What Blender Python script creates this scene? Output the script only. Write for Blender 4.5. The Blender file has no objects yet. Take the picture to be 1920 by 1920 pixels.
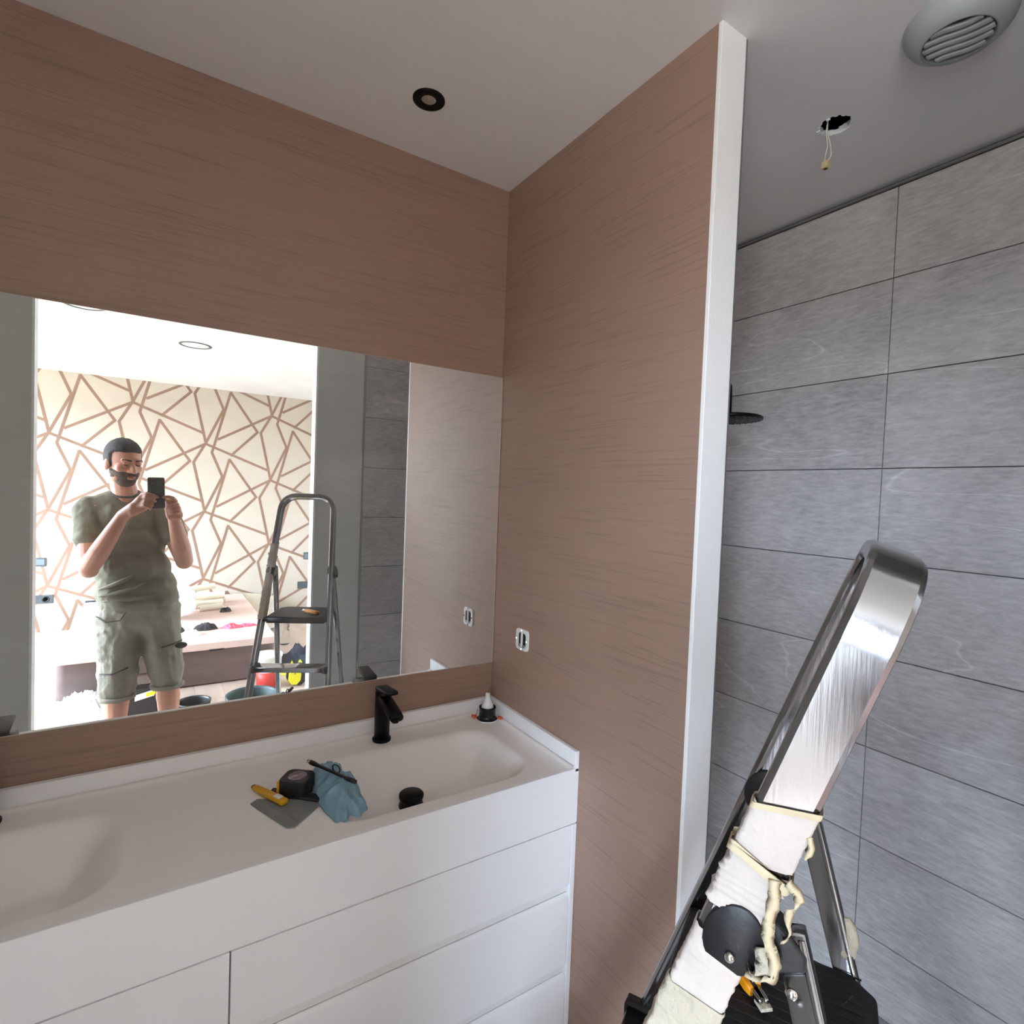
import bpy, bmesh, math, random
from mathutils import Vector, Matrix, noise
random.seed(7)
scn = bpy.context.scene
col = scn.collection
PI = math.pi
V = Vector
# ------------------------------------------------------------------ camera, world, exposure
CAMZ = 1.60
MY = 1.643            # mirror face / vanity wall
CEIL = 2.627
XR = 1.009            # face of the partition (right-hand brown wall)
cam_d = bpy.data.cameras.new('camera'); cam = bpy.data.objects.new('camera', cam_d); col.objects.link(cam)
R = Matrix(((0.8390, -0.0140, -0.5440), (-0.5424, 0.0480, -0.8388), (0.0378, 0.9988, 0.0328)))
q = R.to_quaternion(); q.normalize()
cam.matrix_world = Matrix.Translation((0, 0, CAMZ)) @ q.to_matrix().to_4x4()
cam_d.sensor_width = 36; cam_d.lens = 1044 / 1920 * 36; cam_d.clip_start = 0.01; cam_d.clip_end = 60
scn.camera = cam
scn.view_settings.view_transform = 'Standard'; scn.view_settings.look = 'None'
scn.view_settings.gamma = 1; scn.view_settings.use_curve_mapping = False
scn.view_settings.exposure = 0.36
world = bpy.data.worlds.new('sky'); scn.world = world; world.use_nodes = True
wn = world.node_tree.nodes; wl = world.node_tree.links
bg = wn['Background']; bg.inputs[1].default_value = 52.0
_tc = wn.new('ShaderNodeTexCoord'); _sp = wn.new('ShaderNodeSeparateXYZ'); wl.new(_tc.outputs['Generated'], _sp.inputs[0])
_rp = wn.new('ShaderNodeValToRGB'); wl.new(_sp.outputs['Z'], _rp.inputs[0]); wl.new(_rp.outputs[0], bg.inputs[0])
_rp.color_ramp.elements[0].position = 0.0; _rp.color_ramp.elements[0].color = (.15, .16, .16, 1)        # ground and facing houses
_rp.color_ramp.elements[1].position = .03; _rp.color_ramp.elements[1].color = (.68, .84, 1.05, 1)        # overcast daylight sky
scn.cycles.use_denoising = True
scn.cycles.max_bounces = 14; scn.cycles.diffuse_bounces = 9; scn.cycles.glossy_bounces = 6
scn.cycles.sample_clamp_indirect = 12
WIN = dict(x=-2.75, y0=-3.30, y1=-.62, z0=0.74, z1=2.45)      # big window of the bedroom: the only light of the place
pl = bpy.data.lights.new('window_portal', 'AREA'); pl.shape = 'RECTANGLE'
pl.size = WIN['y1'] - WIN['y0']; pl.size_y = WIN['z1'] - WIN['z0']; pl.cycles.is_portal = True
po = bpy.data.objects.new('window_portal', pl); col.objects.link(po)
po.matrix_world = Matrix.Translation((WIN['x'] - .1, (WIN['y0'] + WIN['y1']) / 2, (WIN['z0'] + WIN['z1']) / 2)) @ Matrix(((0, 0, -1), (1, 0, 0), (0, 1, 0))).to_4x4()

# ------------------------------------------------------------------ materials
def lin(c):
    return tuple(((v / 255) / 12.92 if v / 255 <= .04045 else ((v / 255 + .055) / 1.055) ** 2.4) for v in c)
MATS = {}
def mat(name, c, rough=.5, metal=0., bump=0., bscale=40., var=0., vscale=5., spec=.5, bstretch=(1, 1, 1), coat=0, sss=0):
    m = bpy.data.materials.new(name); m.use_nodes = True
    N = m.node_tree.nodes; L = m.node_tree.links; b = N['Principled BSDF']
    c = lin(c); b.inputs['Base Color'].default_value = (*c, 1)
    b.inputs['Roughness'].default_value = rough; b.inputs['Metallic'].default_value = metal
    b.inputs['Specular IOR Level'].default_value = spec
    if coat: b.inputs['Coat Weight'].default_value = coat
    if sss:
        b.inputs['Subsurface Weight'].default_value = sss; b.inputs['Subsurface Radius'].default_value = (.01, .004, .002)
    tc = N.new('ShaderNodeTexCoord'); mp = N.new('ShaderNodeMapping'); mp.inputs['Scale'].default_value = bstretch
    L.new(tc.outputs['Object'], mp.inputs[0])
    if var:
        n = N.new('ShaderNodeTexNoise'); n.inputs['Scale'].default_value = vscale; n.inputs['Detail'].default_value = 5
        L.new(mp.outputs[0], n.inputs[0])
        r = N.new('ShaderNodeMapRange'); r.inputs[1].default_value = .3; r.inputs[2].default_value = .7
        r.inputs[3].default_value = 1 - var; r.inputs[4].default_value = 1 + var
        L.new(n.outputs[0], r.inputs[0])
        mx = N.new('ShaderNodeVectorMath'); mx.operation = 'SCALE'; mx.inputs[0].default_value = c
        L.new(r.outputs[0], mx.inputs['Scale']); L.new(mx.outputs[0], b.inputs['Base Color'])
    if bump:
        n2 = N.new('ShaderNodeTexNoise'); n2.inputs['Scale'].default_value = bscale; n2.inputs['Detail'].default_value = 4
        L.new(mp.outputs[0], n2.inputs[0])
        bp = N.new('ShaderNodeBump'); bp.inputs['Strength'].default_value = bump; bp.inputs['Distance'].default_value = .01
        L.new(n2.outputs[0], bp.inputs['Height']); L.new(bp.outputs[0], b.inputs['Normal'])
    MATS[name] = m
    return m

def wallpaper_brown():
    m = mat('brown_wallpaper', (160, 128, 112), .5)
    N = m.node_tree.nodes; L = m.node_tree.links; b = N['Principled BSDF']; b.inputs['Specular IOR Level'].default_value = .5
    geo = N.new('ShaderNodeNewGeometry')
    def layer(scale, sc, lo, hi, detail=3):
        mp = N.new('ShaderNodeMapping'); mp.inputs['Scale'].default_value = sc; L.new(geo.outputs['Position'], mp.inputs[0])
        n = N.new('ShaderNodeTexNoise'); n.inputs['Scale'].default_value = scale; n.inputs['Detail'].default_value = detail
        L.new(mp.outputs[0], n.inputs[0])
        r = N.new('ShaderNodeMapRange'); r.inputs[1].default_value = lo; r.inputs[2].default_value = hi; L.new(n.outputs[0], r.inputs[0])
        return r.outputs[0]
    fine = layer(1, (5, 5, 420), .35, .7)
    dash = layer(1, (4.5, 4.5, 210), .58, .66, 1.5)
    broad = layer(1, (.6, .6, 14), .3, .7)
    def mixf(a, f, k):
        x = N.new('ShaderNodeMath'); x.operation = 'MULTIPLY_ADD'; L.new(f, x.inputs[0]); x.inputs[1].default_value = k
        if isinstance(a, float): x.inputs[2].default_value = a
        else: L.new(a, x.inputs[2])
        return x.outputs[0]
    s = mixf(1.03, fine, -.10); s = mixf(s, dash, -.15); s = mixf(s, broad, .05)
    v = N.new('ShaderNodeVectorMath'); v.operation = 'SCALE'; v.inputs[0].default_value = lin((158, 129, 113)); L.new(s, v.inputs['Scale'])
    L.new(v.outputs[0], b.inputs['Base Color'])
    bp = N.new('ShaderNodeBump'); bp.inputs['Strength'].default_value = .25; bp.inputs['Distance'].default_value = .002
    L.new(s, bp.inputs['Height']); L.new(bp.outputs[0], b.inputs['Normal'])
    return m

def tile_mat():
    m = mat('slate_tile', (122, 121, 126), .45)
    N = m.node_tree.nodes; L = m.node_tree.links; b = N['Principled BSDF']; b.inputs['Specular IOR Level'].default_value = .4
    tc = N.new('ShaderNodeTexCoord'); oi = N.new('ShaderNodeObjectInfo')
    off = N.new('ShaderNodeVectorMath'); off.operation = 'SCALE'; off.inputs[0].default_value = (37, 61, 23); L.new(oi.outputs['Random'], off.inputs['Scale'])
    ad = N.new('ShaderNodeVectorMath'); ad.operation = 'ADD'; L.new(tc.outputs['Object'], ad.inputs[0]); L.new(off.outputs[0], ad.inputs[1])
    mp = N.new('ShaderNodeMapping'); mp.inputs['Rotation'].default_value = (math.radians(-28), 0, 0); mp.inputs['Scale'].default_value = (14, 14, 62)
    L.new(ad.outputs[0], mp.inputs[0])
    g = N.new('ShaderNodeTexNoise'); g.inputs['Scale'].default_value = 1.6; g.inputs['Detail'].default_value = 8; g.inputs['Roughness'].default_value = .68; L.new(mp.outputs[0], g.inputs[0])
    c = N.new('ShaderNodeTexNoise'); c.inputs['Scale'].default_value = 4.5; c.inputs['Detail'].default_value = 6; L.new(ad.outputs[0], c.inputs[0])
    # veins: thin ridges of a warped noise
    mp2 = N.new('ShaderNodeMapping'); mp2.inputs['Rotation'].default_value = (math.radians(30), 0, 0); mp2.inputs['Scale'].default_value = (.55, .55, 3.4)
    L.new(ad.outputs[0], mp2.inputs[0])
    vn = N.new('ShaderNodeTexNoise'); vn.inputs['Scale'].default_value = 1.3; vn.inputs['Detail'].default_value = 2.5; vn.inputs['Roughness'].default_value = .35; L.new(mp2.outputs[0], vn.inputs[0])
    s1 = N.new('ShaderNodeMath'); s1.operation = 'SUBTRACT'; s1.inputs[1].default_value = .56; L.new(vn.outputs[0], s1.inputs[0])
    ab = N.new('ShaderNodeMath'); ab.operation = 'ABSOLUTE'; L.new(s1.outputs[0], ab.inputs[0])
    vr = N.new('ShaderNodeMapRange'); vr.inputs[1].default_value = 0; vr.inputs[2].default_value = .0032; vr.inputs[3].default_value = .30; vr.inputs[4].default_value = 0; L.new(ab.outputs[0], vr.inputs[0])
    def rng(o, lo, hi, a, z):
        r = N.new('ShaderNodeMapRange'); r.inputs[1].default_value = lo; r.inputs[2].default_value = hi; r.inputs[3].default_value = a; r.inputs[4].default_value = z; L.new(o, r.inputs[0]); return r.outputs[0]
    def add(a, bb):
        x = N.new('ShaderNodeMath'); L.new(a, x.inputs[0]); L.new(bb, x.inputs[1]); return x.outputs[0]
    s = add(rng(g.outputs[0], .3, .7, .76, 1.22), rng(c.outputs[0], .3, .7, -.12, .12))
    s = add(s, rng(oi.outputs['Random'], 0, 1, -.05, .05))
    s = add(s, vr.outputs[0])
    v = N.new('ShaderNodeVectorMath'); v.operation = 'SCALE'; v.inputs[0].default_value = lin((189, 183, 180)); L.new(s, v.inputs['Scale'])
    L.new(v.outputs[0], b.inputs['Base Color'])
    bp = N.new('ShaderNodeBump'); bp.inputs['Strength'].default_value = .35; bp.inputs['Distance'].default_value = .004
    L.new(g.outputs[0], bp.inputs['Height']); L.new(bp.outputs[0], b.inputs['Normal'])
    return m

def wood_mat(name, c, axis=(1.2, 14, 14), dark=.25, rough=.4):
    m = mat(name, c, rough)
    N = m.node_tree.nodes; L = m.node_tree.links; b = N['Principled BSDF']
    tc = N.new('ShaderNodeTexCoord'); mp = N.new('ShaderNodeMapping'); mp.inputs['Scale'].default_value = axis; L.new(tc.outputs['Object'], mp.inputs[0])
    oi = N.new('ShaderNodeObjectInfo'); off = N.new('ShaderNodeVectorMath'); off.operation = 'SCALE'; off.inputs[0].default_value = (11, 31, 17)
    L.new(oi.outputs['Random'], off.inputs['Scale']); ad = N.new('ShaderNodeVectorMath'); L.new(mp.outputs[0], ad.inputs[0]); L.new(off.outputs[0], ad.inputs[1])
    n = N.new('ShaderNodeTexNoise'); n.inputs['Scale'].default_value = 1.5; n.inputs['Detail'].default_value = 7; n.inputs['Distortion'].default_value = .6; L.new(ad.outputs[0], n.inputs[0])
    r = N.new('ShaderNodeMapRange'); r.inputs[1].default_value = .3; r.inputs[2].default_value = .7; r.inputs[3].default_value = 1 + dark * .4; r.inputs[4].default_value = 1 - dark; L.new(n.outputs[0], r.inputs[0])
    v = N.new('ShaderNodeVectorMath'); v.operation = 'SCALE'; v.inputs[0].default_value = lin(c); L.new(r.outputs[0], v.inputs['Scale'])
    L.new(v.outputs[0], b.inputs['Base Color'])
    return m

def mirror_mat():
    m = bpy.data.materials.new('mirror_silver'); m.use_nodes = True
    N = m.node_tree.nodes; L = m.node_tree.links; b = N['Principled BSDF']
    b.inputs['Base Color'].default_value = (.93, .95, .93, 1); b.inputs['Metallic'].default_value = 1; b.inputs['Roughness'].default_value = 0
    d = N.new('ShaderNodeBsdfDiffuse'); d.inputs['Color'].default_value = (.85, .84, .80, 1)
    mx = N.new('ShaderNodeMixShader')
    tc = N.new('ShaderNodeTexCoord'); mp = N.new('ShaderNodeMapping'); mp.inputs['Rotation'].default_value = (0, math.radians(35), 0); mp.inputs['Scale'].default_value = (2.2, 1, 6)
    L.new(tc.outputs['Object'], mp.inputs[0])
    n = N.new('ShaderNodeTexNoise'); n.inputs['Scale'].default_value = 1.6; n.inputs['Detail'].default_value = 7; n.inputs['Roughness'].default_value = .6; L.new(mp.outputs[0], n.inputs[0])
    r = N.new('ShaderNodeMapRange'); r.inputs[1].default_value = .48; r.inputs[2].default_value = .78; r.inputs[3].default_value = .05; r.inputs[4].default_value = .22; L.new(n.outputs[0], r.inputs[0])
    L.new(r.outputs[0], mx.inputs[0]); L.new(b.outputs[0], mx.inputs[1]); L.new(d.outputs[0], mx.inputs[2])
    L.new(mx.outputs[0], N['Material Output'].inputs[0])
    return m

M_WALL = wallpaper_brown(); M_TILE = tile_mat(); M_MIRROR = mirror_mat()
M_WHITE = mat('white_paint', (247, 246, 244), .7, bump=.08, bscale=120)
M_CEIL = mat('ceiling_paint', (228, 225, 223), .8, bump=.05, bscale=90)
M_GREYWALL = mat('grey_plaster', (208, 208, 204), .8, var=.04, vscale=3)
M_BEDWALL = mat('cream_wallpaper', (178, 166, 150), .7, bump=.05, bscale=200)
M_LINE = mat('copper_print', (128, 98, 80), .45, var=.12, vscale=3)
M_GROUT = mat('grout', (84, 84, 88), .9)
M_SOLID = mat('white_solid_surface', (246, 242, 239), .42, spec=.4)
M_LACQ = mat('white_lacquer', (246, 246, 247), .38)
M_BLACK = mat('matt_black_metal', (4, 4, 5), .42, spec=.25)
M_BPLAST = mat('black_plastic', (22, 22, 24), .45, bump=.1, bscale=60)
M_BGLOSS = mat('glossy_black', (8, 8, 9), .12)
def alu_mat():
    m = mat('brushed_aluminium', (158, 159, 162), .2, 1., bump=.02, bscale=9, bstretch=(30, 30, 1))
    N = m.node_tree.nodes; L = m.node_tree.links; b = N['Principled BSDF']
    n = N.new('ShaderNodeTexNoise'); n.inputs['Scale'].default_value = 22; n.inputs['Detail'].default_value = 6
    tc = N.new('ShaderNodeTexCoord'); L.new(tc.outputs['Object'], n.inputs[0])
    r = N.new('ShaderNodeMapRange'); r.inputs[1].default_value = .35; r.inputs[2].default_value = .75; r.inputs[3].default_value = .165; r.inputs[4].default_value = .205
    L.new(n.outputs[0], r.inputs[0]); L.new(r.outputs[0], b.inputs['Roughness'])
    return m
M_ALU = alu_mat()
M_STEEL = mat('screw_steel', (210, 208, 204), .18, 1.)
M_TAPE = mat('masking_tape', (206, 192, 160), .75, bump=.5, bscale=26, var=.06, vscale=20)
M_PAPER = mat('plaster_caked_paper', (202, 192, 184), .8, bump=.7, bscale=34, var=.07, vscale=18)
M_DRIED = mat('dried_plaster', (192, 184, 164), .9, bump=.8, bscale=60)
M_ORANGE = mat('orange_plastic', (222, 140, 14), .4)
M_YELLOW = mat('yellow_plastic', (222, 166, 30), .4, var=.08, vscale=30)
M_YB = mat('bright_yellow', (232, 226, 30), .5)
M_TOWEL = mat('blue_microfibre', (134, 170, 188), .95, bump=.25, bscale=300, var=.06, vscale=14)
M_TROWEL = mat('trowel_plastic', (128, 130, 130), .5, var=.1, vscale=30)
M_RED = mat('red_plastic', (196, 50, 40), .5)
M_GREEN = mat('green_plastic', (60, 150, 80), .5)
M_SCREENW = mat('white_plastic', (236, 236, 234), .4)
M_WAGO = mat('beige_terminal', (206, 186, 142), .5)
M_WIRE = mat('cream_wire', (222, 214, 200), .5)
M_SKIN = mat('skin', (196, 140, 116), .55, bump=.06, bscale=150, var=.07, vscale=9, sss=.08)
M_HAIR = mat('dark_hair', (50, 43, 40), .75, bump=.9, bscale=220, bstretch=(1, 1, .4), var=.3, vscale=60)
M_BEARD = mat('dark_stubble', (96, 76, 66), .85, bump=.9, bscale=260, var=.25, vscale=50)
M_SHIRT = mat('olive_cotton', (118, 113, 94), .9, bump=.4, bscale=400, var=.05, vscale=5)
M_SHORTS = mat('khaki_cotton', (140, 133, 118), .9, bump=.5, bscale=300, var=.14, vscale=12)
M_SEAM = mat('dark_stitching', (52, 50, 44), .9)
M_PHONE = mat('dark_green_phone_glass', (44, 54, 52), .12, var=.3, vscale=50)
M_FLOORW = wood_mat('pale_laminate', (208, 186, 170), (9, 1.1, 9), .16, .35)
M_BEDTOP = wood_mat('pink_beige_board', (214, 184, 172), (9, 1.3, 9), .08, .5)
M_BEDSIDE = wood_mat('taupe_oak_board', (104, 86, 82), (1.3, 9, 9), .22, .5)
M_BATHFLOOR = mat('grey_floor_tile', (160, 158, 156), .5, var=.08, vscale=6)
M_BAG = mat('white_plastic_bag', (224, 228, 230), .35, bump=.9, bscale=24)
M_ROLL = mat('wallpaper_roll_paper', (214, 204, 184), .8)
M_PINK = mat('pink_rubber', (226, 92, 112), .6)
M_DARKCLOTH = mat('dark_cloth', (46, 42, 44), .9, bump=.5, bscale=60)
M_NAVY = mat('navy_cloth', (48, 62, 88), .9, bump=.5, bscale=50, var=.2, vscale=20)
M_ANTH = mat('anthracite_plastic', (62, 68, 72), .35)
M_CREAMPAD = mat('cream_board_edge', (232, 218, 190), .5)
M_CAP = mat('blue_cap', (30, 90, 190), .4)
M_FAN = mat('grey_white_fan_plastic', (170, 174, 172), .4)
M_VOIDSHADE = mat('void_shade_black', (14, 13, 13), .95)  # near-black colour stands in for shade inside the ceiling hole and socket
M_CHROME = mat('satin_steel', (176, 174, 170), .25, 1.)
def glass_mat():
    m = bpy.data.materials.new('clear_plastic'); m.use_nodes = True
    b = m.node_tree.nodes['Principled BSDF']; b.inputs['Transmission Weight'].default_value = 1; b.inputs['Roughness'].default_value = .05; b.inputs['IOR'].default_value = 1.15
    b.inputs['Base Color'].default_value = (.92, .96, 1, 1); return m
M_CLEAR = glass_mat()

# ------------------------------------------------------------------ mesh helpers
class MB:
    def __init__(s): s.v = []; s.f = []
    def add(s, vs, fs):
        o = len(s.v); s.v += [tuple(v) for v in vs]; s.f += [tuple(i + o for i in f) for f in fs]; return s
    def box(s, a, b):
        x0, y0, z0 = a; x1, y1, z1 = b
        return s.add([(x0, y0, z0), (x1, y0, z0), (x1, y1, z0), (x0, y1, z0), (x0, y0, z1), (x1, y0, z1), (x1, y1, z1), (x0, y1, z1)],
                     [(0, 3, 2, 1), (4, 5, 6, 7), (0, 1, 5, 4), (1, 2, 6, 5), (2, 3, 7, 6), (3, 0, 4, 7)])
    def obox(s, c, ax, ay, az):       # oriented box: centre and three half-extent vectors
        c, ax, ay, az = V(c), V(ax), V(ay), V(az)
        if ax.cross(ay).dot(az) < 0: ax = -ax
        vs = [c + ax * i + ay * j + az * k for k in (-1, 1) for i, j in ((-1, -1), (1, -1), (1, 1), (-1, 1))]
        return s.add(vs, [(0, 3, 2, 1), (4, 5, 6, 7), (0, 1, 5, 4), (1, 2, 6, 5), (2, 3, 7, 6), (3, 0, 4, 7)])
    def lathe(s, prof, n=32, c=(0, 0, 0), axis=None, cap=True):
        c = V(c); rot = V((0, 0, 1)).rotation_difference(V(axis)).to_matrix() if axis is not None else Matrix.Identity(3)
        vs = []; fs = []
        for r, z in prof:
            for i in range(n):
                a = 2 * PI * i / n; vs.append(c + rot @ V((r * math.cos(a), r * math.sin(a), z)))
        for k in range(len(prof) - 1):
            for i in range(n):
                j = (i + 1) % n; fs.append((k * n + i, k * n + j, (k + 1) * n + j, (k + 1) * n + i))
        if cap:
            fs.append(tuple(range(n))[::-1]); fs.append(tuple(range((len(prof) - 1) * n, len(prof) * n)))
        return s.add(vs, fs)
    def sweep(s, pts, sec, up=None, closed=False, scales=None, caps=True):
        # sec: list of (a,b) in (side, up) frame; up: constant reference normal or list
        pts = [V(p) for p in pts]; n = len(sec); vs = []; fs = []
        prev = None
        for i, p in enumerate(pts):
            t = (pts[min(i + 1, len(pts) - 1)] - pts[max(i - 1, 0)]).normalized()
            if up is not None: u = V(up)
            else: u = prev if prev is not None else (V((0, 0, 1)) if abs(t.z) < .9 else V((1, 0, 0)))
            u = (u - t * u.dot(t)).normalized(); prev = u; w_ = t.cross(u)
            k = scales[i] if scales else 1
            for a, b in sec: vs.append(p + w_ * a * k + u * b * k)
        m = len(pts)
        for i in range(m - 1):
            for j in range(n):
                k = (j + 1) % n; fs.append((i * n + j, i * n + k, (i + 1) * n + k, (i + 1) * n + j))
        if caps:
            fs.append(tuple(range(n))[::-1]); fs.append(tuple(range((m - 1) * n, m * n)))
        return s.add(vs, fs)
    def tube(s, pts, r, n=10, radii=None):
        sec = [(math.cos(2 * PI * i / n), math.sin(2 * PI * i / n)) for i in range(n)]
        return s.sweep(pts, sec, scales=radii or [r] * len(pts))
    def ball(s, c, r, n=12, m=16, rot=None):
        rx, ry, rz = (r, r, r) if isinstance(r, (int, float)) else r
        vs = []; fs = []; c = V(c); rot = rot or Matrix.Identity(3)
        for i in range(1, n):
            t = PI * i / n
            for j in range(m):
                a = 2 * PI * j / m; vs.append(c + rot @ V((rx * math.sin(t) * math.cos(a), ry * math.sin(t) * math.sin(a), rz * math.cos(t))))
        top = len(vs); vs.append(c + rot @ V((0, 0, rz))); bot = len(vs); vs.append(c + rot @ V((0, 0, -rz)))
        for i in range(n - 2):
            for j in range(m):
                k = (j + 1) % m; fs.append((i * m + j, (i + 1) * m + j, (i + 1) * m + k, i * m + k))
        for j in range(m):
            k = (j + 1) % m; fs.append((top, j, k)); fs.append((bot, (n - 2) * m + k, (n - 2) * m + j))
        return s.add(vs, fs)
    def capsule(s, a, b, ra, rb, n=14, flat=None):
        # closed tapered capsule from a to b; flat=(dir,k) squeezes it along dir
        a, b = V(a), V(b); t = (b - a); L_ = t.length; t.normalize()
        u = V((0, 0, 1)) if abs(t.z) < .9 else V((1, 0, 0)); u = (u - t * u.dot(t)).normalized(); w_ = t.cross(u)
        rings = [];
        for k in range(1, 5): th = PI / 2 * k / 5; rings.append((a - t * ra * math.cos(th), ra * math.sin(th)))
        for k in range(0, 7): f = k / 6; rings.append((a + t * L_ * f, ra + (rb - ra) * f))
        for k in range(4, 0, -1): th = PI / 2 * k / 5; rings.append((b + t * rb * math.cos(th), rb * math.sin(th)))
        vs = []; fs = []
        for c, r in rings:
            for j in range(n):
                g = 2 * PI * j / n; d = u * math.cos(g) * r + w_ * math.sin(g) * r
                if flat: fd = V(flat[0]).normalized(); d -= fd * d.dot(fd) * (1 - flat[1])
                vs.append(c + d)
        for i in range(len(rings) - 1):
            for j in range(n):
                k = (j + 1) % n; fs.append((i * n + j, i * n + k, (i + 1) * n + k, (i + 1) * n + j))
        p0 = len(vs); vs.append(a - t * ra); p1 = len(vs); vs.append(b + t * rb); m = len(rings)
        for j in range(n):
            k = (j + 1) % n; fs.append((p0, k, j)); fs.append((p1, (m - 1) * n + j, (m - 1) * n + k))
        return s.add(vs, fs)
    def build(s, name, m, parent=None, smooth=False, bevel=0, loc=None, sub=0, remesh=0, smit=0, disp=0, dscale=.1):
        me = bpy.data.meshes.new(name)
        vs = s.v
        if loc is not None: L0 = V(loc); vs = [tuple(V(v) - L0) for v in vs]
        me.from_pydata(vs, [], s.f); me.materials.append(m)
        bm = bmesh.new(); bm.from_mesh(me); bmesh.ops.recalc_face_normals(bm, faces=bm.faces); bm.to_mesh(me); bm.free()
        if smooth:
            for p in me.polygons: p.use_smooth = True
        o = bpy.data.objects.new(name, me); col.objects.link(o)
        if loc is not None: o.location = loc
        if bevel:
            b = o.modifiers.new('b', 'BEVEL'); b.width = bevel; b.segments = 3; b.limit_method = 'ANGLE'; b.angle_limit = math.radians(40)
            for p in me.polygons: p.use_smooth = True
            w2 = o.modifiers.new('wn', 'WEIGHTED_NORMAL'); w2.keep_sharp = True
        if sub:
            b = o.modifiers.new('s', 'SUBSURF'); b.levels = sub; b.render_levels = sub
        if remesh:
            b = o.modifiers.new('r', 'REMESH'); b.mode = 'VOXEL'; b.voxel_size = remesh; b.use_smooth_shade = True
            if smit:
                b = o.modifiers.new('sm', 'SMOOTH'); b.factor = .5; b.iterations = smit
        if disp:
            tx = bpy.data.textures.new(name + '_tex', 'CLOUDS'); tx.noise_scale = dscale; tx.noise_depth = 3
            b = o.modifiers.new('d', 'DISPLACE'); b.texture = tx; b.strength = disp; b.mid_level = .5; b.texture_coords = 'LOCAL'
        if parent is not None: par(o, parent)
        return o
def world_loc(o):
    p = V(o.location); q_ = o.parent
    while q_ is not None: p += V(q_.location); q_ = q_.parent
    return p
def par(o, parent):                  # parents are only ever translated, so keep world position by subtracting
    o.parent = parent; o.location = V(o.location) - world_loc_parent(parent)
def world_loc_parent(p):
    w_ = V((0, 0, 0))
    while p is not None: w_ += V(p.location); p = p.parent
    return w_
def tag(o, label=None, cat=None, group=None, kind=None):
    if label: o['label'] = label
    if cat: o['category'] = cat
    if group: o['group'] = group
    if kind: o['kind'] = kind
    return o
def thing(name, label, cat, loc=(0, 0, 0), group=None):
    o = bpy.data.objects.new(name, None); o.location = loc; o.empty_display_size = .05; col.objects.link(o)
    return tag(o, label, cat, group)
def S(o, label=None): o['kind'] = 'structure'; (label and o.__setitem__('label', label)); return o
def rrect(w_, h_, r, n=4):           # rounded rectangle section, half sizes
    out = []
    for cx, cy, a0 in ((w_ - r, h_ - r, 0), (-w_ + r, h_ - r, 90), (-w_ + r, -h_ + r, 180), (w_ - r, -h_ + r, 270)):
        for i in range(n + 1):
            a = math.radians(a0 + 90 * i / n); out.append((cx + r * math.cos(a), cy + r * math.sin(a)))
    return out

# ------------------------------------------------------------------ the setting
WT = .08
S(MB().box((-.80, MY + .006, 0), (XR, MY + .12, CEIL)).build('wall_back', M_WALL), 'brown horizontally streaked wallpaper wall above the vanity')
S(MB().box((XR, .808 + .004, 0), (1.091, MY + .006, CEIL)).build('wall_right', M_WALL), 'brown wallpapered partition beside the vanity')
S(MB().box((XR - .001, .8015, 0), (1.091, .812, CEIL)).build('trim_1', M_WHITE, bevel=.0015), 'white painted end of the partition')
S(MB().box((1.091, .803, 0), (1.0975, .815, CEIL)).build('trim_2', mat('grey_edge_strip', (150, 150, 152), .4, .6)), 'thin metal corner strip beside the shower')
S(MB().box((-.90, -WT, 0), (-.80, MY + .12, CEIL)).build('wall_left', M_GREYWALL), 'plain painted left wall of the bathroom')
S(MB().box((-.80, -WT, 0), (-.456, 0, CEIL)).build('wall_rear_left', M_GREYWALL), 'grey painted wall left of the doorway')
S(MB().box((.784, -WT, 0), (1.944, 0, CEIL)).build('wall_rear_right', M_GREYWALL), 'grey painted wall right of the doorway')
S(MB().box((-.458, -WT - .004, 0), (-.448, .002, CEIL)).build('trim_3', M_WHITE), 'pale left edge of the doorway')
S(MB().box((.776, -WT - .004, 0), (.786, .002, CEIL)).build('trim_4', M_WHITE), 'white right edge of the doorway')
S(MB().box((1.957, -WT, 0), (2.06, MY + .12, CEIL)).build('wall_shower', M_GROUT), 'tiled long wall of the shower')
S(MB().box((1.091, MY + .02, 0), (1.957, MY + .12, CEIL)).build('wall_shower_end', M_GROUT), 'hidden end wall of the shower')
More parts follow.
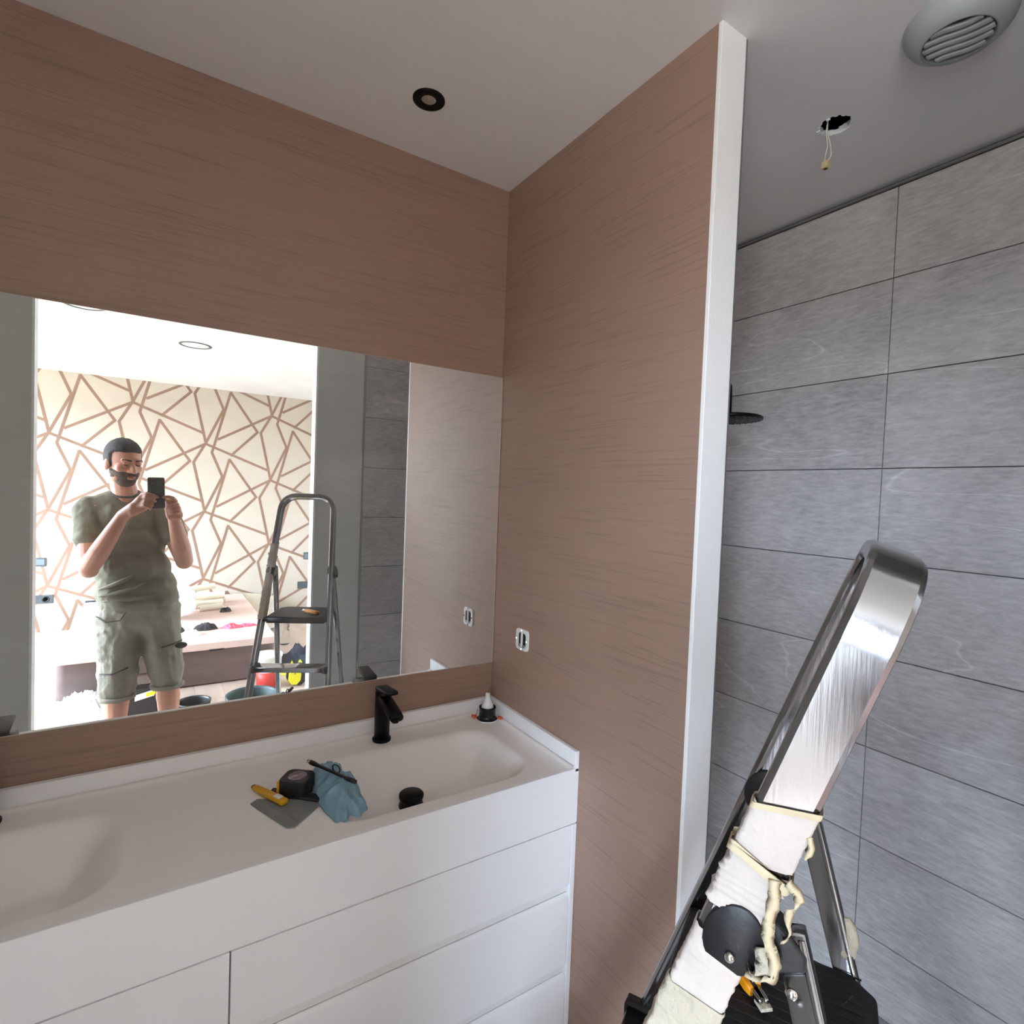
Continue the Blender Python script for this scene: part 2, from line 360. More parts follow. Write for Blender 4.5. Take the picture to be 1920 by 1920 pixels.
def plate_with_hole(name, x0, y0, x1, y1, hole, z, th, m, label):
    mb = MB(); hx, hy, hr = hole; n = 48
    ring = []; outer = []
    rng_ = random.Random(3)
    for i in range(n):
        a = 2 * PI * i / n; r = hr * (1 + (rng_.random() - .5) * .10); ring.append((hx + r * math.cos(a), hy + r * math.sin(a)))
        c, s_ = math.cos(a), math.sin(a); t = 1e9
        if c > 1e-6: t = min(t, (x1 - hx) / c)
        if c < -1e-6: t = min(t, (x0 - hx) / c)
        if s_ > 1e-6: t = min(t, (y1 - hy) / s_)
        if s_ < -1e-6: t = min(t, (y0 - hy) / s_)
        outer.append((hx + c * t, hy + s_ * t))
    vs = []
    for zz in (z, z + th):
        vs += [(a, b, zz) for a, b in ring]; vs += [(a, b, zz) for a, b in outer]
    fs = []
    for i in range(n):
        j = (i + 1) % n
        fs += [(i, j, n + j, n + i), (2 * n + i, 3 * n + i, 3 * n + j, 2 * n + j), (i, 2 * n + i, 2 * n + j, j)]
    mb.add(vs, fs)
    # fill the four corners
    for cx, cy in ((x0, y0), (x1, y0), (x1, y1), (x0, y1)):
        best = sorted(range(n), key=lambda i: abs(math.atan2(math.sin(math.atan2(cy - hy, cx - hx) - 2 * PI * i / n), math.cos(math.atan2(cy - hy, cx - hx) - 2 * PI * i / n))))[:2]
        for zz in (z, z + th): mb.add([(cx, cy, zz), (*outer[best[0]], zz), (*outer[best[1]], zz)], [(0, 1, 2)])
    return S(mb.build(name, m), label)
HOLE = (1.536, .838, .041)
S(MB().box((-.90, -WT, CEIL), (1.05, MY + .12, CEIL + .03)).build('ceiling', M_CEIL), 'white bathroom ceiling')
plate_with_hole('ceiling_shower', 1.05, -WT, 2.06, MY + .12, HOLE, CEIL, .013, M_CEIL, 'ceiling over the shower with a round hole')
MB().box((1.40, .70, CEIL + .14), (1.68, .98, CEIL + .15)).box((1.38, .70, CEIL + .0135), (1.40, .98, CEIL + .15)).box((1.68, .70, CEIL + .0135), (1.70, .98, CEIL + .15)).box((1.40, .68, CEIL + .0135), (1.68, .70, CEIL + .15)).box((1.40, .98, CEIL + .0135), (1.68, 1.0, CEIL + .15)).build('ceiling_void', M_VOIDSHADE)['kind'] = 'structure'  # closed box over the hole, its shade put into the colour
S(MB().box((-.90, -WT, -.06), (1.091, MY + .12, 0)).box((1.091, -WT, -.06), (2.06, MY + .12, 0)).build('floor', M_BATHFLOOR), 'bathroom floor')
# bedroom shell
BX0, BX1, BY = -2.75, 2.5, -3.70
fl = S(MB().box((BX0, BY, -.06), (BX1, -WT, -.008)).build('floor_bedroom', M_GROUT), 'pale wood laminate floor of the bedroom')
k = 0
pm = {}
for i in range(28):
    x0 = BX0 + i * .1905
    for j in range(4):
        y0 = BY + j * 1.2 - (.6 if i % 2 else 0); y1 = min(y0 + 1.2, -WT); y0 = max(y0, BY)
        if y1 - y0 < .05 or x0 + .19 > BX1: continue
        key = round(y1 - y0, 3)
        if key not in pm:
            me = bpy.data.meshes.new('plank'); b = MB().box((0, 0, 0), (.189, y1 - y0 - .0015, .008)); me.from_pydata(b.v, [], b.f); me.materials.append(M_FLOORW); pm[key] = me
        o = bpy.data.objects.new('plank', pm[key]); col.objects.link(o); o.location = (x0, y0, -.008); par(o, fl)
S(MB().box((BX0, BY - .1, CEIL), (BX1, -WT, CEIL + .03)).build('ceiling_bedroom', mat('bedroom_ceiling_paint', (214, 213, 208), .8)), 'white bedroom ceiling')
wall_b = S(MB().box((BX0, BY - .1, 0), (BX1, BY, CEIL)).build('wall_bedroom', M_BEDWALL), 'cream bedroom wall papered with copper lines')
S(MB().box((BX1, BY - .1, 0), (BX1 + .1, 0, CEIL)).build('wall_bedroom_right', M_WHITE))
S(MB().box((2.0, -WT, 0), (BX1, 0, CEIL)).box((BX0, -WT, 0), (-.80, 0, CEIL)).build('wall_bedroom_front', M_WHITE))
w = WIN
S(MB().box((BX0 - .15, BY - .1, 0), (BX0, w['y0'], CEIL)).box((BX0 - .15, w['y1'], 0), (BX0, 0, CEIL)).box((BX0 - .15, w['y0'], 0), (BX0, w['y1'], w['z0'])).box((BX0 - .15, w['y0'], w['z1']), (BX0, w['y1'], CEIL)).build('wall_bedroom_left', M_WHITE))
wf = MB()
for y in (w['y0'] + .025, (w['y0'] + w['y1']) / 2, w['y1'] - .025): wf.box((BX0 - .09, y - .025, w['z0']), (BX0 - .04, y + .025, w['z1']))
for z in (w['z0'] + .025, w['z1'] - .025): wf.box((BX0 - .09, w['y0'], z - .025), (BX0 - .04, w['y1'], z + .025))
S(wf.build('window_1', M_WHITE), 'white framed bedroom window')
S(MB().box((BX0, BY, 0), (BX1, BY + .014, .075)).build('baseboard_bedroom', M_SCREENW, bevel=.003), 'white skirting board under the patterned wall')
# printed copper lines, one column every .667 m with half drop
LW = .0135
def strip(mb, p, q_, y):
    a, b = V((p[0], 0, p[1])), V((q_[0], 0, q_[1])); d = (b - a)
    if d.length < 1e-4: return
    d.normalize(); nrm = V((-d.z, 0, d.x)) * LW; a -= d * LW * .6; b += d * LW * .6
    z0 = .02; pts = [a + nrm, a - nrm, b - nrm, b + nrm]
    zs = [t.z for t in pts]
    if max(zs) < .08 or min(zs) > CEIL: return
    # clip to the ceiling and to the skirting
    def clip(poly, lim, above):
        out = []
        for i in range(len(poly)):
            A, B = poly[i], poly[(i + 1) % len(poly)]
            ia = (A.z >= lim) if above else (A.z <= lim); ib = (B.z >= lim) if above else (B.z <= lim)
            if ia: out.append(A)
            if ia != ib: t = (lim - A.z) / (B.z - A.z); out.append(A.lerp(B, t))
        return out
    pts = clip(clip(pts, CEIL - .001, False), .076, True)
    if len(pts) < 3: return
    n = len(pts); base = len(mb.v)
    mb.add([(t.x, y, t.z) for t in pts] + [(t.x, y + .0006, t.z) for t in pts], [tuple(range(n, 2 * n))] + [(i, (i + 1) % n, n + (i + 1) % n, n + i) for i in range(n)])
mbp = MB(); W_, H_ = .667, .745
poly = [[(0, 0), (-.113, -.216), (-.035, -.58), (0, -.745)], [(0, -.006), (-.545, -.323)], [(0, -.008), (.65, -.270)], [(0, 0), (.168, .385)],
        [(.235, .580), (.061, -.10), (.168, -.36)], [(.237, .580), (.519, .165), (.252, -.118)]]
for ci in range(-4, 5):
    sx = -.842 + W_ * ci; off = .375 if ci % 2 else 0
    for ri in range(-4, 4):
        sz = 2.027 + off - H_ * (ri + 1) + H_
        for pg in poly:
            for a, b in zip(pg[:-1], pg[1:]):
                strip(mbp, (sx + a[0], sz + a[1]), (sx + b[0], sz + b[1]), BY + .0004 + random.random() * .0004)
lo = mbp.build('wallpaper_line', M_LINE, wall_b); tag(lo, 'copper coloured printed line pattern', kind='stuff')

# ------------------------------------------------------------------ shower tiles (each tile a part of its wall)
JZ = [2.3219 - .2987 * i for i in range(9)]          # joint heights
rows = [(JZ[0], 2.6055)] + [(JZ[i + 1], JZ[i]) for i in range(8)]
tmesh = {}
def tile_obj(parent, axis, pos, a0, a1, z0, z1):
    g = .0014; wdt, hgt = round(a1 - a0, 4), round(z1 - z0, 4); key = (axis, wdt, hgt)
    if key not in tmesh:
        W2, H2 = wdt / 2 - g, hgt / 2 - g; e = .0012; t = .008
        prof = [(W2, H2, 0), (W2, H2, t - e), (W2 - e, H2 - e, t)]
        vs = []
        for a, b, d in prof: vs += [(-a, -b, d), (a, -b, d), (a, b, d), (-a, b, d)]
        fs = [(8, 9, 10, 11)] + [(k * 4 + i, k * 4 + (i + 1) % 4, (k + 1) * 4 + (i + 1) % 4, (k + 1) * 4 + i) for k in (0, 1) for i in range(4)]
        if axis == 'x': vs = [(-d, a, b) for a, b, d in vs]      # face towards -x
        elif axis == 'y+': vs = [(a, d, b) for a, b, d in vs]    # face towards +y
        elif axis == 'y-': vs = [(a, -d, b) for a, b, d in vs]
        else: vs = [(d, a, b) for a, b, d in vs]                 # 'x+'
        me = bpy.data.meshes.new('tile'); me.from_pydata(vs, [], fs); me.materials.append(M_TILE)
        bm = bmesh.new(); bm.from_mesh(me); bmesh.ops.recalc_face_normals(bm, faces=bm.faces)
        ctr = {'x': V((-1, 0, 0)), 'y+': V((0, 1, 0)), 'y-': V((0, -1, 0)), 'x+': V((1, 0, 0))}[axis]
        big = max(bm.faces, key=lambda f: f.calc_area())
        if big.normal.dot(ctr) < 0: bmesh.ops.reverse_faces(bm, faces=bm.faces)
        bm.to_mesh(me); bm.free(); tmesh[key] = me
    o = bpy.data.objects.new('tile', tmesh[key]); col.objects.link(o)
    c = (a0 + a1) / 2; zc = (z0 + z1) / 2; rr = (random.random() - .5) * .0006
    o.location = {'x': (pos + rr, c, zc), 'x+': (pos + rr, c, zc), 'y+': (c, pos + rr, zc), 'y-': (c, pos + rr, zc)}[axis]
    par(o, parent); return o
ws = bpy.data.objects['wall_shower']; wr = bpy.data.objects['wall_rear_right']; we = bpy.data.objects['wall_shower_end']
MB().box((1.0605, 0, 0), (1.944, .0004, 2.606)).build('grout_bed', M_GROUT, wr)
for z0, z1 in rows:
    z0 = max(z0, 0)
    for a0, a1 in ((.008, .252), (.252, .852), (.852, 1.452), (1.452, MY + .012)): tile_obj(ws, 'x', 1.9525, a0, a1, z0, z1)
    for a0, a1 in ((1.060, 1.345), (1.345, 1.944)): tile_obj(wr, 'y+', .0005, a0, a1, z0, z1)
    for a0, a1 in ((1.098, 1.345), (1.345, 1.944)): tile_obj(we, 'y-', MY + .0195, a0, a1, z0, z1)
S(MB().box((1.9385, .0, 2.606), (1.957, MY + .02, 2.6155)).build('trim_5', M_CHROME, bevel=.002), 'thin metal trim along the top of the shower tiles')
S(MB().box((1.0500, .0, 0), (1.0605, .0075, CEIL)).build('trim_6', mat('tile_edge_grey', (150, 151, 150), .5)), 'thin grey edge of the tiles beside the doorway')

# ------------------------------------------------------------------ mirror
mt = thing('wall_mirror', 'large frameless dusty mirror above the vanity reflecting the bedroom', 'mirror', (.15, MY, 1.012))
mb = MB().box((-.70, MY, 1.012), (1.0055, MY + .005, 1.996)); mb.build('mirror_glass', M_MIRROR, mt, loc=(.15, MY, 1.5))
e_ = MB().box((-.70, MY - .0002, 1.0105), (1.0075, MY + .0055, 1.0125)).box((1.0053, MY - .0002, 1.0125), (1.0075, MY + .0055, 1.996)).box((-.70, MY - .0002, 1.9955), (1.0075, MY + .0055, 1.9965))
e_.build('mirror_edge', mat('pale_glass_edge', (196, 190, 176), .2), mt)

# ------------------------------------------------------------------ vanity
VX0, VX1, YF, ZT = -.70, 1.009, 1.163, .846
van = thing('vanity_unit', 'long white double vanity cabinet with drawers under the mirror', 'vanity', (.15, 1.40, .0))
BAS = [(.622, 1.372, .285, .165), (-.322, 1.372, .285, .165)]
def top_z(x, y):
    z = ZT
    for cx, cy, hx, hy in BAS:
        r = .10; dx = abs(x - cx) - (hx - r); dy = abs(y - cy) - (hy - r)
        sd = math.hypot(max(dx, 0), max(dy, 0)) + min(max(dx, dy), 0) - r
        d = -sd
        # the end next to the wall / the far side slope gently, the front drops steeply
        wdt = .115
        if y < cy: f = min(1, max(0, (cy - y) / hy)); wdt = .115 * (1 - f) + .075 * f
        if d > 0:
            t = min(1, d / wdt); t = t * t * (3 - 2 * t); z -= .106 * t
    # soft fillets up to the splashbacks
    for dist in (MY - .012 - y, VX1 - .014 - x):
        if 0 <= dist < .022: t = 1 - dist / .022; z += .012 * t * t
    return z
nx, ny = 260, 72; x0, x1_, y0, y1 = VX0, VX1 - .012, YF + .004, MY - .010
vs = []; fs = []
for j in range(ny + 1):
    for i in range(nx + 1):
        x = x0 + (x1_ - x0) * i / nx; y = y0 + (y1 - y0) * j / ny; vs.append((x, y, top_z(x, y)))
for j in range(ny):
    for i in range(nx): a = j * (nx + 1) + i; fs.append((a, a + 1, a + nx + 2, a + nx + 1))
wt = MB().add(vs, fs)
wtop = wt.build('worktop', M_SOLID, van, smooth=True, loc=(.15, 1.4, ZT)); wtop['label'] = 'white solid surface top with two moulded basins'
fas = MB().box((VX0, YF, .691), (VX1, YF + .016, ZT + .0005)).build('front_apron', M_LACQ, van, bevel=.002)
MB().box((VX0, MY - .012, ZT - .01), (VX1, MY + .004, .8935)).build('back_splash', M_LACQ, van, bevel=.002)
MB().box((VX1 - .0145, YF, ZT - .01), (VX1 - .0005, MY - .012, .8935)).build('side_splash', M_LACQ, van, bevel=.002)
MB().box((VX0, YF + .026, .06), (VX1 - .018, MY - .0, .70)).build('carcass', M_LACQ, van)
MB().box((VX1 - .0165, YF, .03), (VX1 - .0005, MY, .6885)).build('side_panel', M_LACQ, van, bevel=.0015)
def drawer(xa, xb, zt, zb, chamfer):
    mb = MB(); y0, y1 = YF, YF + .019
    if chamfer: prof = [(y0, zb), (y1, zb), (y1, zt - .016), (y1 - .003, zt), (y0 + .010, zt), (y0, zt - .013)]
    else: prof = [(y0, zb), (y1, zb), (y1, zt), (y0, zt)]
    n = len(prof)
    mb.add([(xa, a, b) for a, b in prof] + [(xb, a, b) for a, b in prof], [tuple(range(n)), tuple(range(n, 2 * n))[::-1]] + [(i, (i + 1) % n, n + (i + 1) % n, n + i) for i in range(n)])
    return mb.build('drawer', M_LACQ, van, bevel=.0012)
xs = .1415; XRR = VX1 - .0185
for xa, xb in ((xs + .0015, XRR), (VX0, xs - .0015)):
    drawer(xa, xb, .6885, .521, False); drawer(xa, xb, .4935, .291, True); drawer(xa, xb, .2635, .070, True)
    for zc in (.507, .277):
        # grip channel between two drawers
        MB().box((xa, YF + .0095, zc - .0105), (xb, YF + .0115, zc + .0137)).build('grip_channel', M_SCREENW, van)
def plug(x, y, label):
    z = top_z(x, y) - .001
    MB().lathe([(.0335, 0), (.0335, .004), (.031, .012), (.0285, .016), (.031, .020), (.0335, .026), (.0335, .033), (.030, .0365), (0.001, .037)], 40, (x, y, z)).build('drain_plug', M_BLACK, van, smooth=True)['label'] = label
plug(.606, 1.385, 'matt black round drain plug standing proud of the basin')
plug(-.322, 1.385, 'matt black round drain plug of the other basin')

def faucet(x, y, label):
    z = ZT + .001; t = thing('basin_faucet', label, 'faucet', (x, y, z), 'black basin mixers')
    MB().lathe([(.0265, 0), (.0275, .002), (.0275, .007), (.0245, .010)], 40, (x, y, z)).build('base_ring', M_BLACK, t, smooth=True)
    MB().lathe([(.0225, .008), (.0225, .148), (.021, .150)], 40, (x, y, z)).build('body', M_BLACK, t, smooth=True)
    # spout: slanted flat bar leaving the body and dipping towards the user
    sp = MB(); sp.sweep([(x, y + .002, z + .134), (x, y - .05, z + .123), (x, y - .104, z + .110), (x, y - .118, z + .107)], rrect(.0205, .011, .009), up=(0, 0, 1), scales=[1, 1, 1, .9])
    s_ = sp.build('spout', M_BLACK, t, smooth=True)
    MB().lathe([(.010, 0), (.010, .010)], 20, (x, y - .104, z + .092)).build('aerator', M_BLACK, s_)
    hd = MB(); hd.sweep([(x, y + .018, z + .155), (x, y + .010, z + .156), (x, y - .03, z + .159), (x, y - .070, z + .163), (x, y - .074, z + .163)], rrect(.0205, .0055, .005), up=(0, 0, 1), scales=[.82, 1, 1, 1, .9])
    hd.build('lever', M_BLACK, t, smooth=True)
faucet(.590, 1.582, 'matt black basin mixer between the mirror and the round black plug')
faucet(-.290, 1.582, 'matt black mixer whose tip shows at the mirror\'s lower left corner')

# ------------------------------------------------------------------ open socket box in the partition, facing -x
def ring_plate(mb, x, yc, zc, ho, hi, th):
    def rr(h, r): return rrect(h[0], h[1], r, 4)
    a = rr(ho, .012); b = rr(hi, .010); n = len(a); vs = []
    for xx in (x, x - th):
        vs += [(xx, yc + p, zc + q_) for p, q_ in a] + [(xx, yc + p, zc + q_) for p, q_ in b]
    fs = []
    for i in range(n):
        j = (i + 1) % n
        fs += [(2 * n + i, 2 * n + j, 3 * n + j, 3 * n + i), (i, j, 2 * n + j, 2 * n + i), (n + i, 3 * n + i, 3 * n + j, n + j)]
    mb.add(vs, fs)
so = thing('socket_frame', 'small white open socket frame without cover on the brown partition', 'socket', (XR, 1.462, 1.133))
mb = MB(); ring_plate(mb, XR, 1.462, 1.133, (.0335, .0335), (.022, .022), .006); mb.build('mounting_frame', M_SCREENW, so, bevel=.001)
MB().box((XR - .0015, 1.436, 1.107), (XR - .0005, 1.488, 1.159)).build('cavity_shade', M_VOIDSHADE, so)  # flat dark plate painting the shade of the open box
MB().box((XR - .0075, 1.459, 1.110), (XR - .003, 1.4655, 1.157)).build('centre_clip', M_SCREENW, so)
MB().box((XR - .006, 1.443, 1.108), (XR - .002, 1.481, 1.117)).build('lower_bar', mat('grey_zinc', (150, 150, 150), .4, .7), so)
for dy, dz in ((-.029, 0), (.029, 0), (0, .030), (0, -.030)):
    MB().lathe([(.0035, 0), (.0035, .0012)], 12, (XR - .006, 1.462 + dy, 1.133 + dz), axis=(-1, 0, 0)).build('screw', M_STEEL, so)

# ------------------------------------------------------------------ recessed downlights
def downlight(x, y, label, rmat, ro=.042, ri=.019, ringw=None, lens=None, rec=.012):
    t = thing('ceiling_spotlight', label, 'spotlight', (x, y, CEIL), None)
    MB().lathe([(ro, 0), (ro, -.003), (ro - .003, -.005), (ri + .003, -.005), (ri, -.003), (ri, .0)], 48, (x, y, CEIL), cap=False).build('ring', rmat, t, smooth=True)
    MB().lathe([(ri + .001, -.0012), (ri * .6, -.0022), (.001, -.003)], 32, (x, y, CEIL), cap=False).build('lamp_lens', lens or mat('frosted_lens', (168, 160, 152), .25, var=.15, vscale=60), t, smooth=True)
downlight(.597, 1.398, 'round black recessed ceiling spotlight above the vanity', M_BLACK)
M_RINGG = mat('dark_silver_ring', (58, 60, 62), .4); M_LENSW = mat('white_lens', (225, 222, 218), .3)
downlight(.262, -1.585, 'round grey ringed spotlight in bedroom ceiling reflected in mirror', M_RINGG, .110, .090, lens=M_LENSW)
downlight(-.352, -.93, 'second grey ringed bedroom spotlight, cut by mirror\'s top edge', M_RINGG, .110, .090, lens=M_LENSW)
# loose wire hanging from the hole in the shower ceiling
lw = thing('hanging_wire', 'pair of pale wires with a small terminal hanging from the ceiling hole', 'wire', (HOLE[0] - .03, HOLE[1] + .01, CEIL))
hx, hy = 1.512, .848
for k_, (dx, dy) in enumerate(((0, 0), (.004, -.006))):
    pts = [(hx + .02, hy - .012, CEIL + .07), (hx + .006, hy, CEIL + .02), (hx + dx * .3, hy + dy * .3, CEIL - .02), (hx + .003 + dx, hy + dy - .004, CEIL - .06), (hx + .001 + dx * (1 + k_), hy + dy * 2, CEIL - .085), (hx + dx * .6, hy + dy, CEIL - .103)]
    MB().tube(pts, .0016, 8).build('wire', M_WIRE, lw, smooth=True)
MB().obox((hx + .0015, hy - .003, CEIL - .110), (.0085, 0, 0), (0, .0085, 0), (.001, 0, .0095)).build('terminal_block', M_WAGO, lw, bevel=.002)
MB().lathe([(.005, 0), (.005, .002)], 16, (hx + .001, hy - .003, CEIL - .1205)).build('terminal_opening', mat('brown_opening', (96, 62, 40), .6), lw)
tm = MB()
rg = random.Random(5)
for i in range(26):
    a = 2 * PI * i / 26 + rg.random() * .1; r = HOLE[2] - .001
    p = V((HOLE[0] + r * math.cos(a), HOLE[1] + r * math.sin(a), CEIL + .003 + rg.random() * .008)); d = V((math.cos(a), math.sin(a), 0)); t = V((-d.y, d.x, 0))
    tm.obox(p, d * (.002 + rg.random() * .003), t * (.004 + rg.random() * .003), (0, 0, .003 + rg.random() * .004))
S(tm.build('trim_7', M_SCREENW), 'torn plasterboard rim of the ceiling hole')['kind'] = 'structure'

# ------------------------------------------------------------------ extractor grille
FX, FY = 1.408, .520
fan = thing('extractor_fan', 'round white extractor fan cover with curved slats on shower ceiling', 'extractor fan', (FX, FY, CEIL))
MB().lathe([(.098, 0), (.098, -.006), (.094, -.018), (.086, -.030), (.076, -.038), (.064, -.042)], 64, (FX, FY, CEIL), cap=False).build('fan_cover', M_FAN, fan, smooth=True)
# central face plate with recess
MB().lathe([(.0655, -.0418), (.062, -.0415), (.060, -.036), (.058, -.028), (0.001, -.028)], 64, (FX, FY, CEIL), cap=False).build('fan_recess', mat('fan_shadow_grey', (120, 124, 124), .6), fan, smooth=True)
ang = math.radians(-76.5)
dirx = V((math.cos(ang), math.sin(ang), 0)); diry = V((-math.sin(ang), math.cos(ang), 0))
for kk in range(5):
    off = -.042 + kk * .021; half = math.sqrt(max(.0605 ** 2 - off ** 2, 0)) - .001; pts = []
    for i in range(17):
        s_ = -half + 2 * half * i / 16; wv = .0035 * math.sin(s_ / half * 3.1 + .4)
        p = V((FX, FY, CEIL - .038)) + dirx * s_ + diry * (off + wv); pts.append(p)
    MB().sweep(pts, rrect(.0068, .0035, .002, 2), up=(0, 0, 1)).build('slat', M_FAN, fan, smooth=True)

# ------------------------------------------------------------------ shower head
sh = thing('shower_head', 'flat round black rain shower head behind the partition end', 'shower head', (1.497, 1.10, 1.858))
MB().lathe([(.100, 0), (.102, .003), (.102, .008), (.097, .011), (.03, .016), (.018, .024), (.001, .024)], 56, (1.497, 1.10, 1.853)).build('head_plate', M_BLACK, sh, smooth=True)
nz = MB()
for rr_, c_ in ((.02, 6), (.04, 12), (.06, 18), (.08, 24), (.093, 28)):
    for i in range(c_): a = 2 * PI * i / c_; nz.lathe([(.0032, 0), (.0022, -.0025)], 6, (1.497 + rr_ * math.cos(a), 1.10 + rr_ * math.sin(a), 1.853))
tag(nz.build('nozzles', M_ANTH, sh), kind='stuff')
MB().tube([(1.497, 1.10, 1.872), (1.497, 1.10, 1.93), (1.495, 1.10, 1.957), (1.47, 1.10, 1.972), (1.42, 1.10, 1.975), (1.25, 1.10, 1.975), (1.092, 1.10, 1.975)], .0105, 14).build('arm', M_BLACK, sh, smooth=True)
MB().lathe([(.030, 0), (.030, .008)], 32, (1.091, 1.10, 1.975), axis=(1, 0, 0)).build('wall_flange', M_BLACK, sh)

# ------------------------------------------------------------------ things lying on the worktop
# smoothing trowel (flat grey filling blade)
def on_top(x, y, h=0): return V((x, y, top_z(x, y) + h))
tr = thing('filling_knife', 'flat grey wide filling blade lying in front of the blue cloth', 'tool', on_top(.27, 1.33))
mb = MB(); pts2 = [(.205, 1.398), (.258, 1.262), (.275, 1.255), (.355, 1.325), (.352, 1.342), (.222, 1.412)]
zt_ = ZT + .0012
n = len(pts2); mb.add([(x, y, zt_) for x, y in pts2] + [(x, y, zt_ + .0022) for x, y in pts2], [tuple(range(n)), tuple(range(n, 2 * n))] + [(i, (i + 1) % n, n + (i + 1) % n, n + i) for i in range(n)])
mb.build('blade', M_TROWEL, tr, bevel=.0005)
mb = MB(); a = V((.255, 1.425, zt_ + .005)); b = V((.352, 1.335, zt_ + .005)); d = (b - a).normalized(); sd = V((-d.y, d.x, 0))
mb.sweep([a, a + d * .02, b], rrect(.013, .0045, .004), up=(0, 0, 1)); mb.build('handle', M_BPLAST, tr, smooth=True)
mb = MB(); a2 = V((.268, 1.262, zt_ + .0026)) + V((.022, .012, 0)); 
mb.sweep([(.283, 1.272, zt_ + .0028), (.238, 1.392, zt_ + .0028)], rrect(.0016, .0009, .0008, 1), up=(0, 0, 1)); mb.build('blade_rib', M_TROWEL, tr)
# snap-off cutter with yellow body
kn = thing('snap_off_cutter', 'yellow snap-off cutter resting on the grey filling blade', 'cutter', (.245, 1.40, ZT))
a = V((.222, 1.462, ZT + .009)); b = V((.272, 1.350, ZT + .012)); d = (b - a).normalized()
MB().sweep([a, a + d * .006, a + d * .03, a + d * .05, b - d * .002, b], rrect(.0095, .0058, .004), up=(0, 0, 1), scales=[.6, .8, .92, 1, 1.05, 1]).build('cutter_body', M_YELLOW, kn, smooth=True)
MB().obox(a + d * .098 + V((0, 0, .0068)), d * .011, V((-d.y, d.x, 0)) * .0066, (0, 0, .0012)).build('paper_label', M_SCREENW, kn, bevel=.0004)
MB().sweep([a - d * .004, a + d * .01], rrect(.0055, .004, .003), up=(0, 0, 1)).build('end_cap', mat('dark_tarnish', (90, 60, 40), .5, .3), kn, smooth=True)
# tape measure
tx_, ty_ = .310, 1.400
tp = thing('tape_measure', 'black round-cornered tape measure with clear window beside blue cloth', 'tape measure', (tx_, ty_, ZT))
d1 = V((.80, -.60, 0)).normalized(); d2 = V((d1.y, -d1.x, 0)) * -1
def prism(mb, c, ax, ay, outline, z0, z1):
    n = len(outline); mb.add([V(c) + ax * p + ay * q_ + V((0, 0, z0)) for p, q_ in outline] + [V(c) + ax * p + ay * q_ + V((0, 0, z1)) for p, q_ in outline],
                             [tuple(range(n)), tuple(range(n, 2 * n))] + [(i, (i + 1) % n, n + (i + 1) % n, n + i) for i in range(n)]); return mb
prism(MB(), (tx_, ty_, ZT), d1, d2, rrect(.036, .034, .018, 5), .001, .043).build('case', M_BPLAST, tp, bevel=.004)
MB().lathe([(.023, 0), (.022, .0012), (.001, .0016)], 32, (tx_, ty_, ZT + .0432)).build('window', mat('smoky_window', (120, 104, 108), .12, var=.5, vscale=60), tp, smooth=True)
MB().obox(V((tx_, ty_, ZT + .020)) - d1 * .0365, d1 * .004, d2 * .024, (0, 0, .017)).build('yellow_mouth', M_YELLOW, tp, bevel=.001)
MB().obox(V((tx_, ty_, ZT + .018)) - d1 * .041, d1 * .0015, d2 * .014, (0, 0, .015)).build('tape_hook', M_BPLAST, tp)
# screwdriver (thin black rod) and small coloured bits
sc = thing('screwdriver', 'thin black rod-like tool lying across the blue cloth', 'tool', (.37, 1.37, ZT))
a = V((.352, 1.412, ZT + .058)); b = V((.418, 1.285, ZT + .053)); d = (b - a).normalized()
MB().tube([a - d * .012, a, a + d * .02, b - d * .03, b - d * .028, b], .004, 12, radii=[.0060, .0060, .0038, .0038, .0052, .0050]).build('shaft', M_BPLAST, sc, smooth=True)
MB().tube([a - d * .022, a - d * .012], .0045, 12).build('tip_cap', M_STEEL, sc, smooth=True)
mb = MB(); rg = []
for i in range(21): th = 2 * PI * i / 20; rg.append(V((a + d * .075)) + d * .013 * math.cos(th) + V((0, 0, .009 + .009 * math.sin(th))) + V((.003, .003, 0)))
mb.tube(rg, .0016, 8).build('wire_loop', M_BPLAST, sc, smooth=True)
g1 = MB().obox(on_top(.316, 1.452, .008), (.019, .010, .002), (-.005, .009, 0), (0, 0, .006)).build('green_clip', M_GREEN, bevel=.002); tag(g1, 'small bright green plastic clip behind the tape measure', 'clip')
g2 = MB().obox(on_top(.345, 1.452, .010), (.020, -.018, .002), (.007, .008, 0), (0, 0, .008)).build('red_clip', M_RED, bevel=.003); tag(g2, 'small dark red plastic piece between tape measure and cloth', 'clip')
